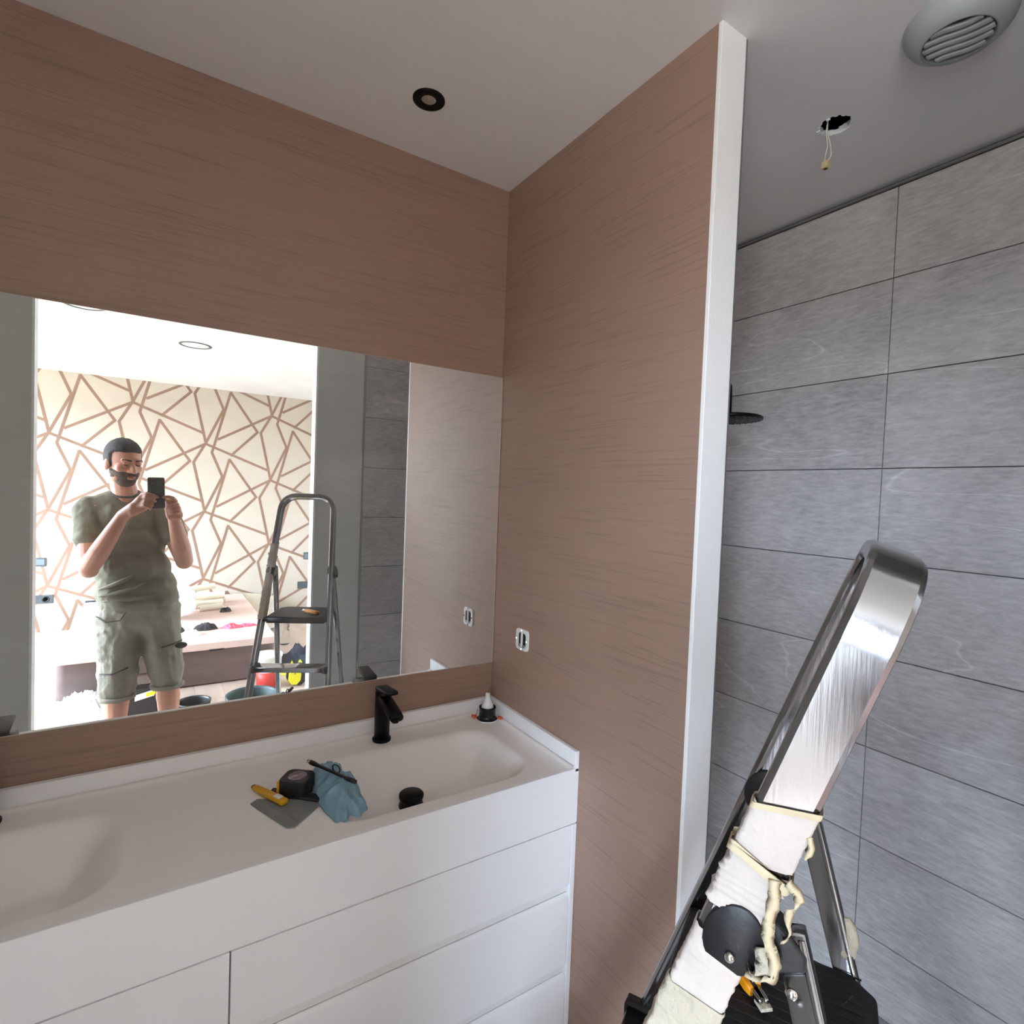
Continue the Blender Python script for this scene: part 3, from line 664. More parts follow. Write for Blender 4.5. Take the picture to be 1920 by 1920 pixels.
# crumpled cloth
def cloth(name, cx, cy, rx, ry, h, m, seed, base=ZT, ang=0., lo=.004, n=70, fold=1., outline=None):
    rs = random.Random(seed); vs = []; fs = []; sx = rs.random() * 50
    ca, sa = math.cos(ang), math.sin(ang)
    for j in range(n + 1):
        for i in range(n + 1):
            u = -1 + 2 * i / n; v_ = -1 + 2 * j / n
            # square -> disc
            du = u * math.sqrt(1 - v_ * v_ / 2); dv = v_ * math.sqrt(1 - u * u / 2)
            a_ = math.atan2(dv, du); r = math.hypot(du, dv)
            wob = 1 + .34 * noise.noise(V((math.cos(a_) * 1.3 + sx, math.sin(a_) * 1.3, 3))) + .10 * noise.noise(V((math.cos(a_) * 4 + sx, math.sin(a_) * 4, 7)))
            x = du * rx * wob; y = dv * ry * wob
            p = V((x / .03 + sx, y / .03, 0)) * .55 * fold
            warp = V((noise.noise(p * .6), noise.noise(p * .6 + V((9, 2, 4))), 0)) * .7
            rid = 1 - abs(noise.noise(p + warp)) * 2.4; rid = max(rid, 0) ** 1.0
            rid2 = 1 - abs(noise.noise(p * 1.9 + warp + V((4, 4, 4)))) * 2.4; rid2 = max(rid2, 0) ** 1.5
            z = (1 - r ** 3.0) * (h * (.35 + .50 * rid + .22 * rid2)) + lo * min(1, (1 - r) * 8)
            if r > .999: z = 0
            X = cx + x * ca - y * sa; Y = cy + x * sa + y * ca
            vs.append((X, Y, base + z + .001))
    for j in range(n):
        for i in range(n): a_ = j * (n + 1) + i; fs.append((a_, a_ + 1, a_ + n + 2, a_ + n + 1))
    return MB().add(vs, fs).build(name, m, smooth=True, loc=(cx, cy, base))
tw = cloth('microfibre_cloth', .392, 1.352, .053, .140, .046, M_TOWEL, 14, ang=-.10, lo=.006, n=110, fold=.78); tag(tw, 'crumpled light blue microfibre cloth on the vanity top', 'cloth')
# uninstalled recessed fitting standing in the corner
LX, LY = .950, 1.570
fz = top_z(LX, LY) + .001
ft = thing('loose_spotlight_fitting', 'glossy black unmounted spotlight fitting with orange clips in vanity corner', 'light fitting', (LX, LY, fz))
MB().lathe([(.034, 0), (.035, .002), (.034, .004), (.028, .007), (.026, .014), (.0275, .018), (.0255, .022), (.0275, .027), (.026, .033), (.028, .037), (.0285, .041), (.025, .043), (.024, .038), (.023, .030), (.001, .030)], 48, (LX, LY, fz)).build('fitting_ring', M_BGLOSS, ft, smooth=True)
MB().lathe([(.0355, -.0005), (.0360, .001), (.035, .0022)], 48, (LX, LY, fz + .0003)).build('white_rim', M_SCREENW, ft, smooth=True)
MB().lathe([(.021, .031), (.020, .043), (.017, .052), (.011, .066), (.0085, .072), (.008, .086), (.001, .087)], 32, (LX, LY, fz)).build('lamp_back', M_SCREENW, ft, smooth=True)
for sgn in (1, -1):
    c = V((LX, LY, fz)) + V((.032, -.024, 0)) * sgn
    MB().tube([c + V((-.006 * sgn, .004 * sgn, .032)), c + V((-.004 * sgn, .003 * sgn, .016)), c + V((0, 0, .007))], .0014, 8).build('spring', M_STEEL, ft, smooth=True)
    MB().obox(c + V((.003 * sgn, -.002 * sgn, .006)), V((.007, -.005, -.002)) , V((.005, .007, 0)), (0, 0, .0022)).build('orange_clip', mat('orange_clip', (224, 96, 32), .5), ft, bevel=.001)

# ------------------------------------------------------------------ stepladder
wd = V((.886, .464, 0)); nd = V((.464, -.886, 0))
def near(z): return V((.270 + .1953 * z, .668 - .284 * z, z))
def far(z): return V((.646 + .0993 * z, .864 - .338 * z, z))
vperp = (nd * .945 - V((0, 0, .325))).normalized()
lad = thing('stepladder', 'aluminium folding stepladder with black platform and plaster-caked masking tape', 'stepladder', (.60, .45, 0))
TOPZ = 1.545
# one bent tube: near stile, bow, far stile
def bow_path():
    A, B = near(TOPZ), far(TOPZ); r = .085
    uA = (near(1) - near(0)).normalized(); uB = (far(1) - far(0)).normalized(); h = (B - A).normalized()
    pts = [near(.05), near(.5), near(.96), near(1.2), near(1.38)]
    P0 = A - uA * r; P2 = A + h * r
    for i in range(0, 13): t = i / 12; pts.append(P0 * (1 - t) ** 2 + A * 2 * t * (1 - t) + P2 * t * t)
    Q0 = B - h * r; Q2 = B - uB * r
    for i in range(0, 13): t = i / 12; pts.append(Q0 * (1 - t) ** 2 + B * 2 * t * (1 - t) + Q2 * t * t)
    pts += [far(1.38), far(1.2), far(.96), far(.5), far(.05)]
    return pts
# C-like profile: rounded rectangle with raised rims on the broad face
def stile_sec(hw=.011, hv=.026):
    s_ = []
    base = [(hw, -hv + .006), (hw, hv - .006), (hw - .003, hv - .001), (hw - .006, hv), (-hw + .006, hv), (-hw + .003, hv - .001), (-hw, hv - .005), (-hw, hv - .007), (-hw + .0025, hv - .011),
            (-hw + .0025, -hv + .011), (-hw, -hv + .007), (-hw, -hv + .005), (-hw + .003, -hv + .001), (-hw + .006, -hv), (hw - .006, -hv), (hw - .003, -hv + .001)]
    return base
bp_ = bow_path()
MB().sweep(bp_, [(-a, b) for a, b in stile_sec()][::-1], up=vperp).build('stile_bow', M_ALU, lad, smooth=True)
o_ = bpy.data.objects['stile_bow']
mod = o_.modifiers.new('es', 'EDGE_SPLIT'); mod.split_angle = math.radians(18)
# feet
for f in (near, far):
    MB().sweep([f(.001), f(.07)], rrect(.014, .029, .006), up=vperp).build('foot', M_BPLAST, lad, smooth=True)
# rear legs
nt = near(1.185) + nd * .050 + wd * .006; ft_ = far(1.185) + nd * .050 - wd * .006
nb = nt + nd * .315 - wd * .045; nb.z = 0; fb = ft_ + nd * .315 + wd * .045; fb.z = 0
rdir = (nt - nb).normalized(); rv = (nd * .95 + V((0, 0, .3)))
def leg_sec(): return [(.011, -.017), (.011, .017), (.0085, .0185), (.006, .017), (.006, -.012), (-.006, -.012), (-.006, .017), (-.0085, .0185), (-.011, .017), (-.011, -.017)]
for t_, b_ in ((nt, nb), (ft_, fb)):
    o = MB().sweep([t_, b_ + (t_ - b_) * .03], rrect(.010, .0145, .003), up=nd).build('rear_leg', M_ALU, lad, smooth=True)
    MB().sweep([b_, b_ + (t_ - b_) * .05], rrect(.012, .019, .005), up=nd).build('rear_foot', M_BPLAST, lad, smooth=True)
    # lip rib along the leg
    MB().sweep([t_ - wd * .0105 + nd * .0105, b_ + (t_ - b_) * .05 - wd * .0105 + nd * .0105], rrect(.0015, .0030, .001, 1), up=nd).build('leg_rib', M_ALU, o, smooth=True)
for z_ in (.28,):
    a = nt.lerp(nb, 1 - z_ / 1.185); b = ft_.lerp(fb, 1 - z_ / 1.185)
    MB().sweep([a, b], rrect(.010, .014, .003), up=(0, 0, 1)).build('rear_brace', M_ALU, lad)
# hinge covers
def disc(c, axis, r1, r2, th, m, name, flat=None, n=48):
    o = MB(); c = V(c); ax = V(axis).normalized(); a = vperp; b = ax.cross(a).normalized()
    prof = [(1, 0), (1, th * .6), (.94, th)]
    vs = []; fs = []
    for k_, h_ in prof:
        for i in range(n):
            t = 2 * PI * i / n; vs.append(c + ax * h_ + a * r1 * k_ * math.cos(t) + b * r2 * k_ * math.sin(t))
    for k_ in range(2):
        for i in range(n): j = (i + 1) % n; fs.append((k_ * n + i, k_ * n + j, (k_ + 1) * n + j, (k_ + 1) * n + i))
    fs.append(tuple(range(2 * n, 3 * n))); fs.append(tuple(range(n))[::-1])
    return o.add(vs, fs).build(name, m, lad, smooth=True)
up_n = (near(1) - near(0)).normalized(); up_f = (far(1) - far(0)).normalized()
PZ = 1.160
d_near = disc(near(1.168) - wd * .0105 + vperp * .0075, -wd, .0285, .038, .0035, M_BPLAST, 'hinge_disc')
d_far = disc(far(PZ + .02) - wd * .0105 + vperp * .0, -wd, .026, .034, .0035, M_BPLAST, 'hinge_disc')
def screw(c, axis, r=.0065, parent=lad):
    MB().lathe([(r, 0), (r, .001), (r * .8, .003), (r * .35, .0038), (.0006, .004)], 20, c, axis=axis).build('screw', M_STEEL, parent, smooth=True)
screw(near(1.153) - wd * .0142 + vperp * .011, -wd, .0052)
def plate(pts, th_dir, th, m, name, bevel=.003):
    n = len(pts); mb = MB(); mb.add([V(p) for p in pts] + [V(p) + th_dir * th for p in pts], [tuple(range(n)), tuple(range(n, 2 * n))[::-1]] + [(i, (i + 1) % n, n + (i + 1) % n, n + i) for i in range(n)])
    return mb.build(name, m, lad, bevel=bevel)
for f, t_, sgn in ((near, nt, 1), (far, ft_, -1)):
    base = f(1.185); upv = (f(1) - f(0)).normalized(); o0 = base - wd * .009
    plate([o0 + upv * a_ + nd * b_ for a_, b_ in ([(.0178, .0237), (.0048, .0462), (-.0138, .0712), (-.0294, .0756), (-.0399, .0560), (-.045, .02), (-.02, .0)] if sgn > 0 else [(.0178, .0237), (-.004, .055), (-.0110, .0712), (-.0307, .0797), (-.046, .0775), (-.052, .066), (-.045, .02), (-.02, .0)])], wd, .026, M_BPLAST, 'hinge_bracket', .004)
    screw(o0 + (upv * -.050 + nd * .071 if sgn > 0 else upv * -.0408 + nd * .0703) - wd * (.003 if sgn > 0 else .0035), -wd, .0056)
# platform
zp = .965
A0 = near(zp); B0 = far(zp)
def PP(s, t, z=zp): return A0.lerp(B0, s) * 1.0 + nd * t + V((0, 0, z - zp))
outl = [(.075, -.023), (.925, -.023), (.938, .0), (.925, .15), (.90, .20), (.84, .222), (.16, .222), (.10, .20), (.075, .15), (.062, .0)]
pmb = MB(); n = len(outl)
inner = .0
pts_t = [PP(inner + s * (1 - 2 * inner), t) for s, t in outl]
pmb.add([p for p in pts_t] + [p - V((0, 0, .032)) for p in pts_t], [tuple(range(n)), tuple(range(n, 2 * n))[::-1]] + [(i, (i + 1) % n, n + (i + 1) % n, n + i) for i in range(n)])
def platform_mat():
    m = mat('scuffed_black_platform', (26, 26, 29), .5)
    N = m.node_tree.nodes; L = m.node_tree.links; b = N['Principled BSDF']; tc = N.new('ShaderNodeTexCoord')
    mp = N.new('ShaderNodeMapping'); mp.inputs['Rotation'].default_value = (0, 0, math.radians(-70)); mp.inputs['Scale'].default_value = (9, 130, 60); L.new(tc.outputs['Object'], mp.inputs[0])
    n_ = N.new('ShaderNodeTexNoise'); n_.inputs['Scale'].default_value = 1; n_.inputs['Detail'].default_value = 3; L.new(mp.outputs[0], n_.inputs[0])
    r = N.new('ShaderNodeMapRange'); r.inputs[1].default_value = .68; r.inputs[2].default_value = .74; L.new(n_.outputs[0], r.inputs[0])
    mx = N.new('ShaderNodeMix'); mx.data_type = 'RGBA'; L.new(r.outputs[0], mx.inputs['Factor']); mx.inputs['A'].default_value = (*lin((26, 26, 29)), 1); mx.inputs['B'].default_value = (*lin((120, 118, 116)), 1)
    L.new(mx.outputs['Result'], b.inputs['Base Color']); return m
pmb.build('platform', platform_mat(), lad, bevel=.006)
rb = MB()
for i in range(18):
    s = .10 + i * .047
    rb.sweep([PP(s, -.012, zp + .0005), PP(s, .205, zp + .0005)], [(.0012, -.0006), (.0012, .0006), (-.0012, .0006), (-.0012, -.0006)], up=(0, 0, 1))
tag(rb.build('grip_ribs', M_BPLAST, lad), kind='stuff')
MB().sweep([PP(.02, -.014, zp - .014), PP(.98, -.014, zp - .014)], rrect(.010, .009, .003), up=(0, 0, 1)).build('platform_bar', M_BPLAST, lad, smooth=True)
# treads below
for zt in (.735, .505, .275):
    a, b = near(zt), far(zt)
    MB().add([], []).sweep([a + wd * .010 - nd * .002, b - wd * .010 - nd * .002], rrect(.036, .012, .003), up=(0, 0, 1)).build('tread', M_ALU, lad, smooth=True)
    o = bpy.data.objects[[x.name for x in lad.children][-1]]
    for p, sg in ((a, 1), (b, -1)):
        MB().sweep([p - wd * .003 * sg - nd * .004, p + wd * .018 * sg - nd * .004], rrect(.040, .0155, .004), up=(0, 0, 1)).build('tread_clip', M_BPLAST, lad, smooth=True)
# masking tape wound round the near stile
def wrap(z0, z1, grow, m, name, seed, skew=.0, wob=.0018, n=26):
    sec = rrect(.0118 + grow, .0268 + grow, .005, 4); k_ = len(sec); pts = []; vs = []; fs = []
    c0, c1 = near(z0), near(z1); t = (c1 - c0).normalized(); u = (vperp - t * vperp.dot(t)).normalized(); s_ = t.cross(u)
    for i in range(n):
        c = c0.lerp(c1, i / (n - 1))
        for a, b in sec:
            nn = noise.noise(V((a * 60 + seed, b * 60, i * .45))) * wob + noise.noise(V((a * 200 + seed, b * 200, i * 1.2))) * wob * .5
            rag = (noise.noise(V((a * 90 + seed, b * 90, 5))) * .006 + skew * b) if i in (0, n - 1) else skew * b
            ln = math.hypot(a, b); vs.append(c + s_ * (a + a / ln * nn) + u * (b + b / ln * nn) + t * rag)
    for i in range(n - 1):
        for j in range(k_): l = (j + 1) % k_; fs.append((i * k_ + j, i * k_ + l, (i + 1) * k_ + l, (i + 1) * k_ + j))
    return MB().add(vs, fs).build(name, m, lad, smooth=True)
wrap(1.246, 1.306, .0010, M_PAPER, 'masking_tape', 2, .30, .0008)
wrap(1.303, 1.309, .0018, M_TAPE, 'masking_tape', 9, .40, .0012, 8)
wrap(1.242, 1.252, .0042, M_TAPE, 'masking_tape', 5, -.10, .0022, 10)
wrap(1.190, 1.246, .0020, M_PAPER, 'masking_tape', 7, .1, .0040, 34)
wrap(1.085, 1.158, .0010, M_PAPER, 'masking_tape', 12, .0, .0016, 40)
wrap(.95, 1.096, .0024, M_DRIED, 'masking_tape', 15, .1, .0025, 44)
def ribbon(pts, wdt, m, name, tw=0.):
    P = [V(p) for p in pts]; fine = []
    for i in range(len(P) - 1):
        p0 = P[max(i - 1, 0)]; p1 = P[i]; p2 = P[i + 1]; p3 = P[min(i + 2, len(P) - 1)]
        for k_ in range(6):
            t = k_ / 6; fine.append(.5 * ((2 * p1) + (p2 - p0) * t + (2 * p0 - 5 * p1 + 4 * p2 - p3) * t * t + (3 * p1 - p0 - 3 * p2 + p3) * t ** 3))
    fine.append(P[-1]); vs = []; n_ = len(fine)
    for i, p in enumerate(fine):
        t = (fine[min(i + 1, n_ - 1)] - fine[max(i - 1, 0)]).normalized(); a = tw * i / n_ + .5 * math.sin(i * .6)
        side = (nd * math.cos(a) + wd * math.sin(a)); side = (side - t * side.dot(t)).normalized(); nr = t.cross(side)
        hw = wdt * (1 + .14 * noise.noise(V((i * .5, 1, 2)))); bulge = .002 * noise.noise(V((i * .4, 3, 2)))
        vs += [p + side * hw, p + nr * (.0010 + bulge), p - side * hw, p - nr * (.0006)]
    fs = []
    for i in range(n_ - 1):
        for j in range(4): l = (j + 1) % 4; fs.append((i * 4 + j, i * 4 + l, (i + 1) * 4 + l, (i + 1) * 4 + j))
    fs += [(0, 1, 2, 3), tuple(range((n_ - 1) * 4, n_ * 4))]
    return MB().add(vs, fs).build(name, m, lad, smooth=True)
def NP(z, v_, w_): return near(z) + vperp * v_ + wd * w_      # point relative to the near stile
ribbon([NP(1.250, .026, -.016), NP(1.246, .037, -.017), NP(1.236, .041, -.015), NP(1.224, .038, -.013), NP(1.208, .045, -.014), NP(1.196, .044, -.013)], .0048, M_TAPE, 'tape_strip', 1.4)
ribbon([NP(1.246, .016, -.018), NP(1.232, .021, -.019), NP(1.216, .025, -.018), NP(1.202, .028, -.019), NP(1.192, .034, -.021), NP(1.180, .044, -.023), NP(1.168, .048, -.022), NP(1.158, .042, -.020), NP(1.152, .028, -.017)], .0060, M_TAPE, 'tape_strip', .7)
ribbon([NP(1.184, .031, -.018), NP(1.174, .038, -.021), NP(1.164, .038, -.022), NP(1.157, .030, -.020)], .0090, M_DRIED, 'tape_strip', .3)
ribbon([NP(1.296, .026, -.012), NP(1.288, .031, -.013), NP(1.276, .031, -.012)], .0030, M_TAPE, 'tape_strip', .8)
cp = MB().ball(ft_ - (ft_ - fb) * .155 + nd * .012, (.012, .014, .030)); cp.build('plaster_lump', M_DRIED, lad, remesh=.003, disp=.012, dscale=.02)
# cutter lying on the platform
k2 = thing('orange_cutter', 'orange and black snap-off cutter lying on the ladder platform', 'cutter', (.66, .47, zp))
KA = V((.698, .486, zp + .0105)); KB = V((.650, .380, zp + .0105))
# ------------------------------------------------------------------ cutter position solved in the ladder plane
def build_cutter(KA, KB):
    d = (KB - KA).normalized(); sd = V((-d.y, d.x, 0)); L_ = (KB - KA).length
    for sg in (-1, 1):
        MB().sweep([KA + sd * .0065 * sg, KA + d * L_ * .05 + sd * .0070 * sg, KA + d * L_ * .74 + sd * .0072 * sg, KA + d * L_ * (.78 if sg > 0 else .82) + sd * .0062 * sg], rrect(.0042, .0068, .0022), up=(0, 0, 1), scales=[.85, 1, 1, .8]).build('handle_half', M_ORANGE, k2, smooth=True)
    MB().sweep([KA + d * .004, KA + d * L_ * .78], rrect(.0035, .0045, .0015), up=(0, 0, 1)).build('slide_channel', M_BPLAST, k2, smooth=True)
    for sg in (-1, 1):
        MB().sweep([KA + d * L_ * .72 + sd * .0050 * sg, KA + d * L_ * .93 + sd * .0050 * sg, KA + d * L_ * .97 + sd * .0035 * sg], rrect(.0026, .0045, .001, 2), up=(0, 0, 1)).build('blade_guide', M_CHROME, k2, smooth=True)
    MB().obox(KA + d * L_ * .96 - V((0, 0, .003)), d * .008, sd * .008, (0, 0, .0022)).build('plaster_blob', M_DRIED, k2, bevel=.001)
build_cutter(KA, KB)

# ------------------------------------------------------------------ bed base in the bedroom
BXL, BXR, BYF, BYB, BZ = -.548, .885, -1.585, -3.66, .350
bed = thing('storage_bed_base', 'storage bed base with pale board top and taupe wooden sides', 'bed base', ((BXL + BXR) / 2, (BYF + BYB) / 2, 0))
def rounded_slab(mb, x0, x1, y0, y1, z0, z1, r):
    c = ((x0 + x1) / 2, (y0 + y1) / 2, 0); prism(mb, c, V((1, 0, 0)), V((0, 1, 0)), rrect((x1 - x0) / 2, (y1 - y0) / 2, r, 6), z0, z1); return mb
rounded_slab(MB(), BXL, BXR, BYB, BYF, BZ - .058, BZ, .05).build('lid_board', M_BEDTOP, bed, bevel=.006)
rounded_slab(MB(), BXL - .004, BXR, BYB, BYF - .055, 0.012, BZ - .060, .06).build('bed_box', M_BEDSIDE, bed, bevel=.003)
MB().box((BXL + .08, BYB + .1, 0), (BXR - .08, BYF - .15, .013)).build('plinth', M_DARKCLOTH, bed)
MB().box((.395, BYF - .012, BZ - .068), (.500, BYF + .003, BZ - .052)).build('pull_strap', M_DARKCLOTH, bed, bevel=.003)
# things on the bed
bagm = MB().ball((.185, -2.62, BZ + .175), (.17, .20, .15)).ball((.22, -2.50, BZ + .13), (.14, .15, .10)).ball((.10, -2.70, BZ + .20), (.15, .15, .13))
bo = bagm.build('white_bag', M_BAG, remesh=.012, smit=3, disp=.05, dscale=.09, loc=(.185, -2.62, BZ)); tag(bo, 'bulging white plastic bag on the bed beside the standing man', 'bag')
rollspec = [((.36, -2.95, .035), (.62, -3.02, .035), .034), ((.34, -3.05, .10), (.64, -3.08, .10), .036), ((.40, -2.80, .030), (.60, -2.86, .030), .028), ((.33, -3.15, .04), (.66, -3.20, .04), .040), ((.30, -3.10, .16), (.56, -3.22, .175), .030)]
rl = ['nearest cream wallpaper roll of the pile on the bed', 'cream wallpaper roll lying on top at the middle of the pile', 'short cream roll in front with dark end', 'cream wallpaper roll at the back of the pile', 'loosely curled wallpaper roll topmost on the pile']
for (a, b, r), lb in zip(rollspec, rl):
    a = V(a) + V((0, 0, BZ + .002)); b = V(b) + V((0, 0, BZ + .002)); pts = []
    sec = []
    for i in range(25): th = 2 * PI * i / 24; sec.append((r * math.cos(th), r * math.sin(th)))
    t = thing('wallpaper_roll', lb, 'wallpaper roll', a - V((0, 0, r)), 'wallpaper rolls on the bed')
    ax_ = (b - a).normalized()
    MB().lathe([(r * .55, 0), (r, 0), (r, (b - a).length), (r * .55, (b - a).length), (r * .55, 0)], 28, a, axis=ax_, cap=False).build('outer_layers', M_ROLL, t, smooth=False)
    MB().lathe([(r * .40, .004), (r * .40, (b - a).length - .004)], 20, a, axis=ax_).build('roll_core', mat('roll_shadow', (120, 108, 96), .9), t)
b1 = cloth('dark_scrap', .62, -2.72, .05, .045, .05, M_DARKCLOTH, 21, base=BZ, n=24); tag(b1, 'dark crumpled scrap in front of the wallpaper rolls', 'scrap')
b1 = cloth('dark_scrap', .395, -2.04, .09, .05, .06, M_DARKCLOTH, 22, base=BZ, n=24); tag(b1, 'dark grey cloth scrap near the front edge of the bed', 'scrap')
b1 = cloth('white_scrap', .28, -1.88, .08, .06, .05, M_BAG, 25, base=BZ, n=24); tag(b1, 'crumpled white paper beside dark scrap at bed front', 'paper')
b1 = cloth('black_glove', .20, -2.00, .06, .06, .05, M_DARKCLOTH, 27, base=BZ, n=24); tag(b1, 'black glove on the bed just beside the man\'s shorts', 'glove')
b1 = cloth('pink_glove', .60, -2.03, .085, .055, .035, M_PINK, 31, base=BZ, n=30); tag(b1, 'pink crumpled glove, left one of the pair on the bed', 'glove', 'pink gloves on the bed')
b1 = cloth('pink_glove', .72, -2.04, .075, .035, .022, M_PINK, 33, base=BZ, n=30, ang=.2); tag(b1, 'pink flattened glove, right one of the pair on the bed', 'glove', 'pink gloves on the bed')
# added sheet, coloured as the bed lid's shadow on the wall
b1 = MB().add([(.90, -3.64, .36), (1.22, -3.66, .30), (1.20, -3.30, .02), (.92, -2.75, .12), (.90, -3.64, .354), (1.22, -3.66, .294), (1.20, -3.30, .014), (.92, -2.75, .114)],
              [(0, 1, 2, 3), (7, 6, 5, 4), (0, 1, 5, 4), (1, 2, 6, 5), (2, 3, 7, 6), (3, 0, 4, 7)]).build('wall_shadow_sheet', mat('wall_shadow_beige', (196, 184, 164), .8)); tag(b1, 'beige sheet standing in for shadowed wall beside the bed', 'paper')
# sockets on the patterned wall
def wsock(x, z, wd_, label, kind='socket'):
    t = thing('wall_socket', label, 'socket', (x, BY, z), 'anthracite sockets')
    MB().box((x - wd_ / 2, BY, z - .042), (x + wd_ / 2, BY + .010, z + .042)).build('cover_plate', M_ANTH, t, bevel=.003)
    if kind == 'socket':
        MB().lathe([(.030, 0), (.030, .003), (.020, .0035), (.019, -.001), (.001, -.001)], 24, (x + wd_ / 4, BY + .010, z), axis=(0, 1, 0)).build('socket_well', M_BPLAST, t, smooth=True)
    else:
        MB().box((x - wd_ / 2 + .012, BY + .010, z - .028), (x + wd_ / 2 - .012, BY + .014, z + .028)).build('rocker', mat('grey_rocker', (92, 104, 110), .3), t, bevel=.002)
wsock(-.925, .765, .150, 'grey light switch plate left of the bed, above the double socket', 'switch')
wsock(-.910, .400, .230, 'grey double socket plate left of the bed near the skirting')
wsock(-.505, .320, .080, 'small dark socket just over the left side of the bed')
wsock(1.625, .755, .150, 'grey switch plate right of the ladder near the doorway edge', 'switch')
wsock(1.605, .403, .230, 'dark double socket below the right-hand grey switch plate')

# ------------------------------------------------------------------ things on the bedroom floor
def bucket(name, x, y, r, h, m, label, fillm, rimm=None, cat='bucket'):
    t = thing(name, label, cat, (x, y, 0))
    MB().lathe([(r * .80, 0), (r * .96, h * .93), (r * 1.03, h * .94), (r * 1.03, h), (r * .95, h), (r * .93, h * .9), (r * .80, h * .3)], 40, (x, y, 0), cap=False).build('bucket_body', m, t, smooth=True)
    MB().lathe([(r * .80, h * .55), (r * .001, h * .60)], 40, (x, y, 0), cap=False).build('contents', fillm, t, smooth=True)
    MB().tube([(x - r, y, h * .9), (x - r * .9, y + r * .5, h * .8), (x, y + r * 1.06, h * .7), (x + r * .9, y + r * .5, h * .8), (x + r, y, h * .9)], .004, 8).build('bail_handle', rimm or M_STEEL, t, smooth=True)
    return t
bucket('black_bucket', .255, -.895, .098, .150, M_BPLAST, 'black builder\'s bucket behind the man\'s right calf in mirror', M_DRIED)
bucket('rubble_bucket', .605, -.860, .165, .150, mat('dark_teal_rubber', (54, 70, 70), .5), 'dark teal bucket of rubble beside ladder foot in mirror', mat('rubble_grey', (110, 130, 134), .7, var=.5, vscale=60))
t = thing('paint_tub', 'white plastic tub with red lower half near the ladder', 'tub', (.80, -1.42, 0))
MB().lathe([(.085, 0), (.092, .13)], 36, (.80, -1.42, 0)).build('red_label', M_RED, t, smooth=True)
MB().lathe([(.093, .13), (.097, .235), (.103, .237), (.103, .26), (.001, .262)], 36, (.80, -1.42, 0), cap=False).build('tub_body', M_SCREENW, t, smooth=True)
t = thing('water_bottle', 'clear plastic water bottle with blue cap under the platform', 'bottle', (1.145, -2.60, 0))
MB().lathe([(.040, 0), (.045, .01), (.045, .06), (.042, .07), (.045, .08), (.045, .13), (.042, .14), (.045, .15), (.045, .19), (.030, .235), (.016, .255), (.016, .27)], 32, (1.145, -2.60, 0)).build('bottle_body', M_CLEAR, t, smooth=True)
MB().lathe([(.034, .235), (.036, .25), (.036, .285), (.030, .290)], 32, (1.145, -2.60, 0)).build('bottle_cap', M_CAP, t, smooth=True)
b1 = cloth('navy_jacket', 1.16, -1.93, .21, .20, .17, M_NAVY, 41, base=0, n=44, fold=.4); tag(b1, 'heap of dark navy clothing on the floor by the doorway', 'clothes')
b1 = cloth('yellow_vest', 1.08, -1.66, .15, .06, .10, M_YB, 43, base=0, n=30, fold=.5); tag(b1, 'bright yellow cloth strip in front of the navy clothes', 'clothes')
t = thing('tool_bag', 'black tool pouch with bright yellow face beside doorway edge', 'bag', (.98, -1.33, 0))
MB().ball((1.01, -1.35, .085), (.09, .08, .085)).build('pouch', M_DARKCLOTH, t, smooth=True, remesh=.01, disp=.03, dscale=.05)
yb = MB(); oc = [(.970 + .050 * math.cos(i * PI / 4 + .3), .090 + .066 * math.sin(i * PI / 4 + .3)) for i in range(8)]
yb.add([(a, -1.262, b) for a, b in oc] + [(a, -1.276, b) for a, b in oc], [tuple(range(8)), tuple(range(8, 16))] + [(i, (i + 1) % 8, 8 + (i + 1) % 8, 8 + i) for i in range(8)])
yb.build('yellow_panel', M_YB, t, bevel=.004)
MB().sweep([(.975, -1.260, .150), (.968, -1.260, .112)], rrect(.003, .001, .0008, 1), up=(0, 1, 0)).build('black_mark', M_BPLAST, t)
t = thing('black_tool_crate', 'low black crate with yellow and white label behind the man\'s legs', 'crate', (-.05, -1.28, 0))
rounded_slab(MB(), -.17, .10, -1.42, -1.14, 0, .20, .03).build('crate_body', M_BPLAST, t, bevel=.01)
rounded_slab(MB(), -.16, .09, -1.41, -1.15, .198, .225, .03).build('crate_lid', M_BGLOSS, t, bevel=.006)
MB().obox((-.02, -1.139, .150), (.055, 0, .012), (0, .002, 0), (0, 0, .020)).build('white_label', M_SCREENW, t)
MB().obox((.015, -1.136, .158), (.026, 0, .006), (0, .002, 0), (0, 0, .012)).build('yellow_label', M_YB, t)
b1 = cloth('plastic_sheet', -.37, -1.48, .20, .10, .12, M_BAG, 51, base=0, n=50, ang=.35); tag(b1, 'crumpled white plastic bag on the floor beside the bed base', 'bag')

